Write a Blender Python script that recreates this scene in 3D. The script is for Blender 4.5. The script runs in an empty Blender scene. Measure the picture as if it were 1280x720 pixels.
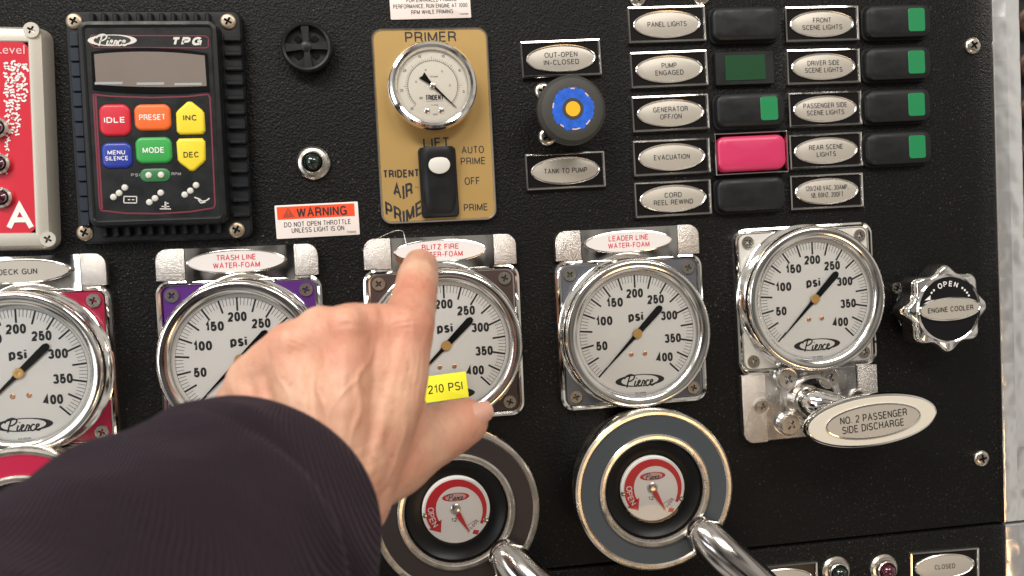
import bpy, bmesh, math, random
from mathutils import Vector, Matrix
random.seed(7)
rad = math.radians
C = bpy.context.scene.collection
# ------------------------------------------------------------------ camera
F, D0 = 1067.0, 0.68
yaw, pit, rol = rad(-7.853), rad(-2.623), rad(-2.962)
MC = (Matrix.Rotation(yaw, 3, 'Y') @ Matrix.Rotation(pit, 3, 'X') @ Matrix.Rotation(rol, 3, 'Z'))
CAMP = MC @ Vector((0, 0, D0))                    # camera in panel coordinates (x right, y up, z out of the panel)
HGT = 1.40                                        # height of the panel's middle above the ground
RX = Matrix.Rotation(rad(90), 4, 'X')
def W(x, y, z=0): return Vector((x, -z, y + HGT)) # panel coordinates -> world
cam = bpy.data.objects.new('camera', bpy.data.cameras.new('camera')); C.objects.link(cam)
cam.matrix_world = Matrix.Translation(W(*CAMP)) @ RX @ MC.to_4x4()
cam.data.sensor_width = 36; cam.data.lens = 36 * F / 1280
cam.data.clip_start = 0.02; cam.data.clip_end = 200
cam.data.dof.use_dof = True; cam.data.dof.focus_distance = 0.665; cam.data.dof.aperture_fstop = 7.0
bpy.context.scene.camera = cam
sc = bpy.context.scene
sc.render.engine = 'CYCLES'
sc.view_settings.view_transform = 'Standard'; sc.view_settings.look = 'None'
sc.view_settings.exposure = -0.34; sc.view_settings.gamma = 1.0
# ------------------------------------------------------------------ surroundings light (a lit vehicle bay)
wd = bpy.data.worlds.new('World'); sc.world = wd; wd.use_nodes = True
nt = wd.node_tree; bg = nt.nodes['Background']
tc = nt.nodes.new('ShaderNodeTexCoord'); mp = nt.nodes.new('ShaderNodeMapping')
nz = nt.nodes.new('ShaderNodeTexNoise'); nz.inputs['Scale'].default_value = 2.1; nz.inputs['Detail'].default_value = 2.5
cr = nt.nodes.new('ShaderNodeValToRGB')
els = cr.color_ramp.elements
els[0].position = 0.36; els[0].color = (0.05, 0.045, 0.045, 1)
els[1].position = 0.56; els[1].color = (0.95, 0.89, 0.80, 1)
e = els.new(0.45); e.color = (0.50, 0.46, 0.42, 1)
mp.inputs['Scale'].default_value = (1.0, 1.0, 1.7)
nt.links.new(tc.outputs['Generated'], mp.inputs['Vector']); nt.links.new(mp.outputs['Vector'], nz.inputs['Vector'])
nt.links.new(nz.outputs['Fac'], cr.inputs['Fac']); 
dt = nt.nodes.new('ShaderNodeVectorMath'); dt.operation = 'DOT_PRODUCT'; dt.inputs[1].default_value = (0, -0.985, 0.0)   # added dark patch in the world behind the viewer, cuts reflected haze on dials
fc_ = nt.nodes.new('ShaderNodeMapRange'); fc_.interpolation_type = 'SMOOTHSTEP'; fc_.inputs['From Min'].default_value = 0.62; fc_.inputs['From Max'].default_value = 0.93
fc_.inputs['To Min'].default_value = 1.0; fc_.inputs['To Max'].default_value = 0.45
ml = nt.nodes.new('ShaderNodeMix'); ml.data_type = 'RGBA'; ml.blend_type = 'MULTIPLY'; ml.inputs[0].default_value = 1
nt.links.new(tc.outputs['Generated'], dt.inputs[0]); nt.links.new(dt.outputs['Value'], fc_.inputs['Value'])
nt.links.new(cr.outputs['Color'], ml.inputs[6]); nt.links.new(fc_.outputs['Result'], ml.inputs[7]); nt.links.new(ml.outputs[2], bg.inputs['Color'])
bg.inputs['Strength'].default_value = 0.75
def area(name, loc, target, sx, sy, power, col):
    l = bpy.data.lights.new(name, 'AREA'); l.shape = 'RECTANGLE'; l.size = sx; l.size_y = sy; l.energy = power; l.color = col
    o = bpy.data.objects.new(name, l); C.objects.link(o); o.location = loc
    o.rotation_euler = (Vector(target) - Vector(loc)).to_track_quat('-Z', 'Y').to_euler()
T0 = (0, 0, HGT)
area('ceiling_light', (-1.1, -1.7, 3.3), T0, 1.6, 0.5, 85, (1.0, 0.95, 0.88))
area('ceiling_light', (1.0, -2.4, 3.2), T0, 1.6, 0.5, 50, (1.0, 0.95, 0.88))
area('side_fill_light', (-2.4, -2.6, 1.7), T0, 1.2, 1.6, 32, (0.92, 0.95, 1.0))  # added soft source at the left, gives the chrome something to reflect
area('work_lamp', (0.75, -1.9, 0.35), T0, 0.7, 0.35, 6, (1.0, 0.62, 0.30))

# ------------------------------------------------------------------ placing
def P(px, py, w=0.0):
    """point of the plane w metres in front of the panel that lies on a line of sight"""
    d = MC @ Vector((px - 640, 360 - py, -F)); t = (w - CAMP.z) / d.z
    return CAMP + t * d
def R4(c, w=0.0):
    """corners tl,tr,br,bl measured in the photograph -> centre, width, height, tilt on the panel"""
    q = [P(a, b, w) for a, b in c]
    ctr = (q[0] + q[1] + q[2] + q[3]) / 4
    h = (q[1] - q[0] + q[2] - q[3]) / 2; v = (q[0] - q[3] + q[1] - q[2]) / 2
    return ctr.x, ctr.y, h.length, v.length, math.atan2(h.y, h.x)
def box4(x0, y0, x1, y1, ang=None, w=0.0):
    x, y, ww, hh, t = R4([(x0, y0), (x1, y0), (x1, y1), (x0, y1)], w)
    return x, y, ww, hh

# ------------------------------------------------------------------ materials
MATS = {}
def mat(name, col, rough=0.5, metal=0.0, bump=None, noise=None, coat=0.0, spec=0.5, sss=0.0, rvar=None):
    if name in MATS: return MATS[name]
    m = bpy.data.materials.new(name); m.use_nodes = True; MATS[name] = m
    t = m.node_tree; b = t.nodes['Principled BSDF']
    b.inputs['Base Color'].default_value = (*col, 1); b.inputs['Roughness'].default_value = rough
    b.inputs['Metallic'].default_value = metal; b.inputs['Coat Weight'].default_value = coat
    b.inputs['Specular IOR Level'].default_value = spec
    if sss: 
        b.inputs['Subsurface Weight'].default_value = sss; b.inputs['Subsurface Scale'].default_value = 0.004
        b.inputs['Subsurface Radius'].default_value = (1, 0.35, 0.2)
    tcn = t.nodes.new('ShaderNodeTexCoord')
    if bump:
        sc_, st, dist = bump
        n = t.nodes.new('ShaderNodeTexNoise'); n.inputs['Scale'].default_value = sc_; n.inputs['Detail'].default_value = 4
        bp = t.nodes.new('ShaderNodeBump'); bp.inputs['Strength'].default_value = st; bp.inputs['Distance'].default_value = dist
        t.links.new(tcn.outputs['Object'], n.inputs['Vector']); t.links.new(n.outputs['Fac'], bp.inputs['Height'])
        t.links.new(bp.outputs['Normal'], b.inputs['Normal'])
    if noise:
        sc_, amt = noise
        n = t.nodes.new('ShaderNodeTexNoise'); n.inputs['Scale'].default_value = sc_; n.inputs['Detail'].default_value = 5
        mx = t.nodes.new('ShaderNodeMix'); mx.data_type = 'RGBA'; mx.blend_type = 'MIX'
        mx.inputs[6].default_value = (*[c * (1 - amt) for c in col], 1); mx.inputs[7].default_value = (*[min(1, c * (1 + amt)) for c in col], 1)
        t.links.new(tcn.outputs['Object'], n.inputs['Vector']); t.links.new(n.outputs['Fac'], mx.inputs[0])
        t.links.new(mx.outputs[2], b.inputs['Base Color'])
    if rvar:
        sc_, lo, hi = rvar
        n = t.nodes.new('ShaderNodeTexNoise'); n.inputs['Scale'].default_value = sc_; n.inputs['Detail'].default_value = 6
        mr = t.nodes.new('ShaderNodeMapRange'); mr.inputs['From Min'].default_value = 0.35; mr.inputs['From Max'].default_value = 0.65
        mr.inputs['To Min'].default_value = lo; mr.inputs['To Max'].default_value = hi
        t.links.new(tcn.outputs['Object'], n.inputs['Vector']); t.links.new(n.outputs['Fac'], mr.inputs['Value'])
        t.links.new(mr.outputs['Result'], b.inputs['Roughness'])
    return m
chrome = mat('chrome', (0.86, 0.84, 0.81), 0.06, 1, bump=(22, 0.05, 0.002), rvar=(60, 0.03, 0.12))
brushed = mat('satin_metal', (0.70, 0.66, 0.60), 0.28, 1, bump=(300, 0.03, 0.001), rvar=(90, 0.2, 0.32))
cast = mat('sparkling_cast_metal', (0.66, 0.62, 0.58), 0.27, 1, bump=(1100, 0.6, 0.0012), noise=(700, 0.12))
steel = mat('polished_steel', (0.56, 0.53, 0.50), 0.16, 1, rvar=(50, 0.10, 0.22))
pcast = mat('polished_casting', (0.74, 0.72, 0.70), 0.27, 1, bump=(40, 0.05, 0.001), rvar=(40, 0.2, 0.34))
screwm = mat('screw_metal', (0.62, 0.58, 0.50), 0.25, 1, noise=(400, 0.25))
silver = mat('placard_silver', (0.47, 0.435, 0.38), 0.42, 0.3, noise=(60, 0.05))
inkd = mat('black_ink', (0.012, 0.012, 0.014), 0.55)
inkr = mat('red_ink', (0.62, 0.02, 0.05), 0.5)
dialw = mat('dial_white', (0.80, 0.80, 0.78), 0.5, noise=(25, 0.025))
white = mat('white_print', (0.80, 0.78, 0.76), 0.45)
blackp = mat('black_plastic', (0.010, 0.011, 0.012), 0.38, spec=0.3, bump=(700, 0.12, 0.0004), rvar=(70, 0.32, 0.5))
rubber = mat('black_rubber', (0.035, 0.034, 0.030), 0.6, bump=(500, 0.12, 0.0004), noise=(120, 0.15))
gloss = mat('gloss_black', (0.006, 0.006, 0.007), 0.12, coat=0.3)
brass = mat('brass', (0.72, 0.45, 0.16), 0.32, 0.45)
gold = mat('gold_plate', (0.44, 0.285, 0.10), 0.40, 0.35, noise=(30, 0.05), bump=(1500, 0.03, 0.0002))
def pure(n, c, r=0.4, **k): return mat(n, c, r, **k)
red = pure('red_print', (0.55, 0.015, 0.03)); crim = pure('crimson_enamel', (0.33, 0.006, 0.04), 0.3, coat=0.3)
purp = pure('purple_enamel', (0.085, 0.020, 0.17), 0.3, coat=0.3); brn = pure('brown_enamel', (0.055, 0.035, 0.032), 0.32, coat=0.2)
gry = pure('grey_enamel', (0.095, 0.098, 0.115), 0.32, coat=0.2); clr = pure('pale_enamel', (0.62, 0.60, 0.56), 0.3, coat=0.2)
grn = pure('green_lens', (0.010, 0.21, 0.07), 0.35); dgrn = pure('dark_green_lens', (0.010, 0.055, 0.02), 0.25)
pink = pure('pink_rocker_plastic', (0.55, 0.030, 0.11), 0.38, coat=0.1, bump=(300, 0.05, 0.0003))
orange = pure('orange_key', (0.75, 0.135, 0.02), 0.4); yel = pure('yellow_key', (0.80, 0.62, 0.03), 0.4); tape_y = pure('yellow_tape', (0.85, 0.80, 0.03), 0.5)
blue = pure('blue_key', (0.018, 0.04, 0.33), 0.35); green = pure('green_key', (0.03, 0.33, 0.06), 0.4); redk = pure('red_key', (0.55, 0.012, 0.03), 0.4)
warn = pure('warning_orange', (0.78, 0.075, 0.02), 0.4); maroon = pure('maroon_line', (0.16, 0.012, 0.03), 0.5)
lcd = pure('display_glass', (0.20, 0.17, 0.15), 0.12, coat=0.5, noise=(30, 0.1)); lens_d = pure('dark_lens', (0.003, 0.012, 0.008), 0.06, coat=1)
lens_r = pure('dark_red_lens', (0.06, 0.003, 0.014), 0.08, coat=1)
blup = pure('blue_print', (0.008, 0.10, 0.62), 0.4, noise=(170, 0.75)); amber = pure('amber_print', (0.85, 0.43, 0.01), 0.4)
dotw = pure('pale_dot', (0.62, 0.61, 0.56), 0.4); dgry = pure('faint_print', (0.32, 0.33, 0.34), 0.5)

def panel_mat():
    m = bpy.data.materials.new('wrinkle_finish_black'); m.use_nodes = True; t = m.node_tree; b = t.nodes['Principled BSDF']
    tcn = t.nodes.new('ShaderNodeTexCoord')
    b.inputs['Base Color'].default_value = (0.0045, 0.0043, 0.0042, 1); b.inputs['Roughness'].default_value = 0.42
    b.inputs['Specular IOR Level'].default_value = 0.15
    n1 = t.nodes.new('ShaderNodeTexNoise'); n1.inputs['Scale'].default_value = 620; n1.inputs['Detail'].default_value = 3; n1.inputs['Distortion'].default_value = 0.8
    n2 = t.nodes.new('ShaderNodeTexVoronoi'); n2.inputs['Scale'].default_value = 560
    ad = t.nodes.new('ShaderNodeMath'); ad.operation = 'ADD'
    bp = t.nodes.new('ShaderNodeBump'); bp.inputs['Strength'].default_value = 0.8; bp.inputs['Distance'].default_value = 0.0005
    for n in (n1, n2): t.links.new(tcn.outputs['Object'], n.inputs['Vector'])
    t.links.new(n1.outputs['Fac'], ad.inputs[0]); t.links.new(n2.outputs['Distance'], ad.inputs[1])
    t.links.new(ad.outputs[0], bp.inputs['Height']); t.links.new(bp.outputs['Normal'], b.inputs['Normal'])
    # dust caught in the grain and faint wiped patches
    dv = t.nodes.new('ShaderNodeTexNoise'); dv.inputs['Scale'].default_value = 520; dv.inputs['Detail'].default_value = 3
    dl = t.nodes.new('ShaderNodeTexNoise'); dl.inputs['Scale'].default_value = 9; dl.inputs['Detail'].default_value = 4
    da = t.nodes.new('ShaderNodeMath'); da.operation = 'MULTIPLY_ADD'; da.inputs[1].default_value = 0.22
    dm = t.nodes.new('ShaderNodeMapRange'); dm.inputs['From Min'].default_value = 0.76; dm.inputs['From Max'].default_value = 0.88
    dc = t.nodes.new('ShaderNodeMix'); dc.data_type = 'RGBA'; dc.inputs[6].default_value = (0.0045, 0.0043, 0.0042, 1); dc.inputs[7].default_value = (0.10, 0.085, 0.07, 1)
    t.links.new(tcn.outputs['Object'], dv.inputs['Vector']); t.links.new(tcn.outputs['Object'], dl.inputs['Vector'])
    t.links.new(dl.outputs['Fac'], da.inputs[0]); t.links.new(dv.outputs['Fac'], da.inputs[2]); t.links.new(da.outputs[0], dm.inputs['Value'])
    t.links.new(dm.outputs['Result'], dc.inputs[0]); t.links.new(dc.outputs[2], b.inputs['Base Color'])
    # glints of worn grain
    n3 = t.nodes.new('ShaderNodeTexNoise'); n3.inputs['Scale'].default_value = 800; n3.inputs['Detail'].default_value = 2
    mr = t.nodes.new('ShaderNodeMapRange'); mr.inputs['From Min'].default_value = 0.62; mr.inputs['From Max'].default_value = 0.72
    mr.inputs['To Min'].default_value = 0.46; mr.inputs['To Max'].default_value = 0.16
    t.links.new(tcn.outputs['Object'], n3.inputs['Vector']); t.links.new(n3.outputs['Fac'], mr.inputs['Value']); t.links.new(mr.outputs['Result'], b.inputs['Roughness'])
    return m
panelm = panel_mat()

def swirl_mat():
    m = bpy.data.materials.new('engine_turned_aluminium'); m.use_nodes = True; t = m.node_tree; b = t.nodes['Principled BSDF']
    b.inputs['Base Color'].default_value = (0.86, 0.87, 0.88, 1); b.inputs['Metallic'].default_value = 0.85; b.inputs['Roughness'].default_value = 0.24
    tcn = t.nodes.new('ShaderNodeTexCoord')
    def math_(op, *a):
        n = t.nodes.new('ShaderNodeVectorMath'); n.operation = op
        for i, v in enumerate(a):
            if isinstance(v, tuple): n.inputs[i].default_value = v
            else: t.links.new(v, n.inputs[i])
        return n
    s = math_('MULTIPLY', tcn.outputs['Object'], (46, 27, 0))
    fr = math_('FRACTION', s.outputs[0]); ce = math_('SUBTRACT', fr.outputs[0], (0.5, 0.5, 0)); ln = math_('LENGTH', ce.outputs[0])
    w = t.nodes.new('ShaderNodeMath'); w.operation = 'MULTIPLY'; w.inputs[1].default_value = 11; t.links.new(ln.outputs['Value'], w.inputs[0])
    sn = t.nodes.new('ShaderNodeMath'); sn.operation = 'SINE'; t.links.new(w.outputs[0], sn.inputs[0])
    bp = t.nodes.new('ShaderNodeBump'); bp.inputs['Strength'].default_value = 0.12; bp.inputs['Distance'].default_value = 0.0010
    lw = t.nodes.new('ShaderNodeTexNoise'); lw.inputs['Scale'].default_value = 45; lw.inputs['Detail'].default_value = 1
    t.links.new(tcn.outputs['Object'], lw.inputs['Vector'])
    bw = t.nodes.new('ShaderNodeBump'); bw.inputs['Strength'].default_value = 0.5; bw.inputs['Distance'].default_value = 0.004
    t.links.new(lw.outputs['Fac'], bw.inputs['Height']); t.links.new(bw.outputs['Normal'], bp.inputs['Normal'])
    t.links.new(sn.outputs[0], bp.inputs['Height']); t.links.new(bp.outputs['Normal'], b.inputs['Normal'])
    return m
swirl = swirl_mat()
def glass_mat():
    m = bpy.data.materials.new('clear_pane'); m.use_nodes = True; t = m.node_tree
    for n in list(t.nodes):
        if n.type != 'OUTPUT_MATERIAL': t.nodes.remove(n)
    out = [n for n in t.nodes if n.type == 'OUTPUT_MATERIAL'][0]
    tr = t.nodes.new('ShaderNodeBsdfTransparent'); gl = t.nodes.new('ShaderNodeBsdfGlossy'); gl.inputs['Roughness'].default_value = 0.02
    fr = t.nodes.new('ShaderNodeFresnel'); fr.inputs['IOR'].default_value = 1.35; mx = t.nodes.new('ShaderNodeMixShader')
    t.links.new(fr.outputs[0], mx.inputs[0]); t.links.new(tr.outputs[0], mx.inputs[1]); t.links.new(gl.outputs[0], mx.inputs[2]); t.links.new(mx.outputs[0], out.inputs[0])
    return m
glassm = glass_mat()

# ------------------------------------------------------------------ geometry: a geo is (verts, faces)
def join(*gs):
    V, Fc = [], []
    for v, f in gs:
        o = len(V); V += v; Fc += [[i + o for i in q] for q in f]
    return V, Fc
def move(g, x=0, y=0, z=0, rot=0, sx=1, sy=1):
    c, s = math.cos(rot), math.sin(rot)
    return [(c*a*sx - s*b*sy + x, s*a*sx + c*b*sy + y, h + z) for a, b, h in g[0]], g[1]
def loft(rings, top=True, bottom=False, closed=False):
    n = len(rings[0]); V = [p for r in rings for p in r]; Fc = []
    m = len(rings)
    for i in range(m if closed else m - 1):
        a, b = i * n, ((i + 1) % m) * n
        for j in range(n):
            k = (j + 1) % n; Fc.append([a + j, a + k, b + k, b + j])
    if top and not closed: Fc.append([(m - 1) * n + j for j in range(n)])
    if bottom and not closed: Fc.append([n - 1 - j for j in range(n)])
    return V, Fc
def o_rr(w, h, r, seg=6):
    def f(o):
        W2, H2, rr = w/2 - o, h/2 - o, max(r - o, 0.00005); pts = []
        for cx, cy, a0 in ((W2-rr, H2-rr, 0), (-W2+rr, H2-rr, 90), (-W2+rr, -H2+rr, 180), (W2-rr, -H2+rr, 270)):
            for i in range(seg + 1):
                a = rad(a0 + 90 * i / seg); pts.append((cx + rr*math.cos(a), cy + rr*math.sin(a)))
        return pts
    return f
def o_el(a, b, n=72): return lambda o: [((a-o)*math.cos(2*math.pi*i/n), (b-o)*math.sin(2*math.pi*i/n)) for i in range(n)]
def o_ci(r, n=96): return o_el(r, r, n)
def o_lens(a, b, n=72, p=1.12):
    """pointed oval"""
    def f(o):
        pts = []
        for i in range(n):
            t = 2*math.pi*i/n; c, s = math.cos(t), math.sin(t)
            pts.append(((a-o)*math.copysign(abs(c)**0.92, c), (b-o)*math.copysign(abs(s)**p, s)))
        return pts
    return f
def swp(fn, prof, **k): return loft([[(x, y, z) for x, y in fn(o)] for o, z in prof], **k)
def lathe(prof, n=96, **k): return loft([[(r*math.cos(2*math.pi*i/n), r*math.sin(2*math.pi*i/n), z) for i in range(n)] for r, z in prof], **k)
def flat(fn, z=0, o=0): return [(x, y, z) for x, y in fn(o)], [list(range(len(fn(o))))]
def annulus(r0, r1, z=0, a0=0, a1=360, n=96):
    full = abs(a1 - a0) >= 360; m = n if full else n + 1; V = []; Fc = []
    for i in range(m):
        a = rad(a0 + (a1 - a0) * i / n); V += [(r0*math.cos(a), r0*math.sin(a), z), (r1*math.cos(a), r1*math.sin(a), z)]
    for i in range(n):
        j = (i + 1) % m; Fc.append([2*i, 2*i+1, 2*j+1, 2*j])
    return V, Fc
def poly(pts, z=0): return [(x, y, z) for x, y in pts], [list(range(len(pts)))]
def prism(pts, z0, z1, bev=0.0): 
    n = len(pts); return loft([[(x, y, z0) for x, y in pts], [(x, y, z1) for x, y in pts]], top=True, bottom=True)
def quad(w, h, z=0, x=0, y=0): return [(x-w/2, y-h/2, z), (x+w/2, y-h/2, z), (x+w/2, y+h/2, z), (x-w/2, y+h/2, z)], [[0, 1, 2, 3]]
def line(x0, y0, x1, y1, w, z=0, w1=None):
    w1 = w if w1 is None else w1; d = Vector((x1-x0, y1-y0)); d.normalize(); n = Vector((-d.y, d.x))
    return [(x0+n.x*w/2, y0+n.y*w/2, z), (x0-n.x*w/2, y0-n.y*w/2, z), (x1-n.x*w1/2, y1-n.y*w1/2, z), (x1+n.x*w1/2, y1+n.y*w1/2, z)], [[0, 1, 2, 3]]
def catmull(p, k=6, closed=False):
    out = []; n = len(p)
    for i in range(n if closed else n - 1):
        g = lambda j: Vector(p[j % n] if closed else p[min(max(j, 0), n-1)])
        a, b, c, d = g(i-1), g(i), g(i+1), g(i+2)
        for s in range(k):
            t = s / k
            out.append(0.5*((2*b) + (c-a)*t + (2*a-5*b+4*c-d)*t*t + (3*b-a-3*c+d)*t*t*t))
    if not closed: out.append(Vector(p[-1]))
    return out
def ribbon(pts, w, z=0):
    c = catmull([(a, b) for a, b in pts]); V = []; Fc = []
    for i, p in enumerate(c):
        d = (c[min(i+1, len(c)-1)] - c[max(i-1, 0)]); d = d.normalized() if d.length > 0 else Vector((1, 0)); n = Vector((-d.y, d.x)) * w/2
        V += [(p.x+n.x, p.y+n.y, z), (p.x-n.x, p.y-n.y, z)]
    Fc = [[2*i, 2*i+1, 2*i+3, 2*i+2] for i in range(len(c)-1)]
    return V, Fc
def tube(pts, radii, n=16, smooth=True, k=6, caps=True):
    if smooth:
        q = catmull([(*p, r) if False else p for p in pts], k); rr = [v[0] for v in catmull([(r, 0) for r in radii], k)]
    else: q, rr = [Vector(p) for p in pts], radii
    rings = []; up = None
    for i, p in enumerate(q):
        d = (q[min(i+1, len(q)-1)] - q[max(i-1, 0)]).normalized()
        if up is None: up = d.orthogonal().normalized()
        up = (up - d * up.dot(d)).normalized(); s = d.cross(up)
        rings.append([tuple(p + (up*math.cos(2*math.pi*j/n) + s*math.sin(2*math.pi*j/n)) * rr[i]) for j in range(n)])
    return loft(rings, top=caps, bottom=caps)

def mesh(name, items, sharp=32, smooth=True):
    """items: list of (geo, material)"""
    me = bpy.data.meshes.new(name); V, Fc, mi, ms = [], [], [], []
    for g, m in items:
        if m not in ms: ms.append(m)
        o = len(V); V += g[0]
        for q in g[1]: Fc.append([i + o for i in q]); mi.append(ms.index(m))
    me.from_pydata([tuple(v) for v in V], [], Fc)
    for m in ms: me.materials.append(m)
    me.polygons.foreach_set('material_index', mi)
    bm = bmesh.new(); bm.from_mesh(me)
    bmesh.ops.recalc_face_normals(bm, faces=bm.faces)
    bm.normal_update()
    if ms == [glassm] and sum(f.normal.z for f in bm.faces) < 0: bmesh.ops.reverse_faces(bm, faces=bm.faces)
    for f in bm.faces: f.smooth = smooth
    lim = rad(sharp)
    for e in bm.edges:
        if len(e.link_faces) == 2 and e.calc_face_angle(0) > lim: e.smooth = False
    bm.to_mesh(me); bm.free()
    return me
def flatmesh(name, items):
    """print lying on a face: all normals face out"""
    me = bpy.data.meshes.new(name); V, Fc, mi, ms = [], [], [], []
    for g, m in items:
        if m not in ms: ms.append(m)
        o = len(V); V += g[0]
        for q in g[1]:
            q = [i + o for i in q]; s = 0
            for i in range(len(q)):
                a, b = V[q[i]], V[q[(i+1) % len(q)]]; s += a[0]*b[1] - b[0]*a[1]
            Fc.append(q if s > 0 else q[::-1]); mi.append(ms.index(m))
    me.from_pydata([tuple(v) for v in V], [], Fc)
    for m in ms: me.materials.append(m)
    me.polygons.foreach_set('material_index', mi); return me

def thing(name, label, cat, x, y, rot=0.0, w=0.0, group=None):
    o = bpy.data.objects.new(name, None); o.empty_display_size = 0.01; C.objects.link(o)
    o.location = W(x, y, w); o.rotation_euler = (rad(90), -rot, 0)
    o['label'] = label; o['category'] = cat
    if group: o['group'] = group
    return o
def part(name, me, parent, x=0, y=0, z=0, rot=0, label=None):
    o = bpy.data.objects.new(name, me); C.objects.link(o); o.parent = parent
    o.location = (x, y, z); o.rotation_euler = (0, 0, rot)
    if label: o['label'] = label
    return o
def struct(name, me, label):
    o = bpy.data.objects.new(name, me); C.objects.link(o); o.location = W(0, 0, 0); o.rotation_euler = (rad(90), 0, 0)
    o['kind'] = 'structure'; o['label'] = label; return o
def copy_tree(o, parent=None):
    c = o.copy(); C.objects.link(c); c.parent = parent
    for ch in list(o.children): copy_tree(ch, c)
    return c

# ---- lettering
_tc = {}
def tgeo(s, bold=0.0, shear=0.0):
    k = (s, bold, shear)
    if k not in _tc:
        cu = bpy.data.curves.new('t', 'FONT'); cu.body = s; cu.offset = bold; cu.shear = shear; cu.resolution_u = 3; cu.space_character = 1.03
        ob = bpy.data.objects.new('t', cu); me = bpy.data.meshes.new_from_object(ob)
        V = [tuple(v.co) for v in me.vertices]; Fc = [list(p.vertices) for p in me.polygons]
        bpy.data.objects.remove(ob); bpy.data.curves.remove(cu); bpy.data.meshes.remove(me)
        _tc[k] = (V, Fc)
    return _tc[k]
def _a(cx, cy, rx, ry, a0, a1, n=8, p=0.86):
    out = []
    for i in range(n+1):
        t = rad(a0 + (a1-a0)*i/n); c, q = math.cos(t), math.sin(t)
        out.append((cx + rx*math.copysign(abs(c)**p, c), cy + ry*math.copysign(abs(q)**p, q)))
    return out
_O = _a(.5, .5, .5, .5, 90, 450, 28)
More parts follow.
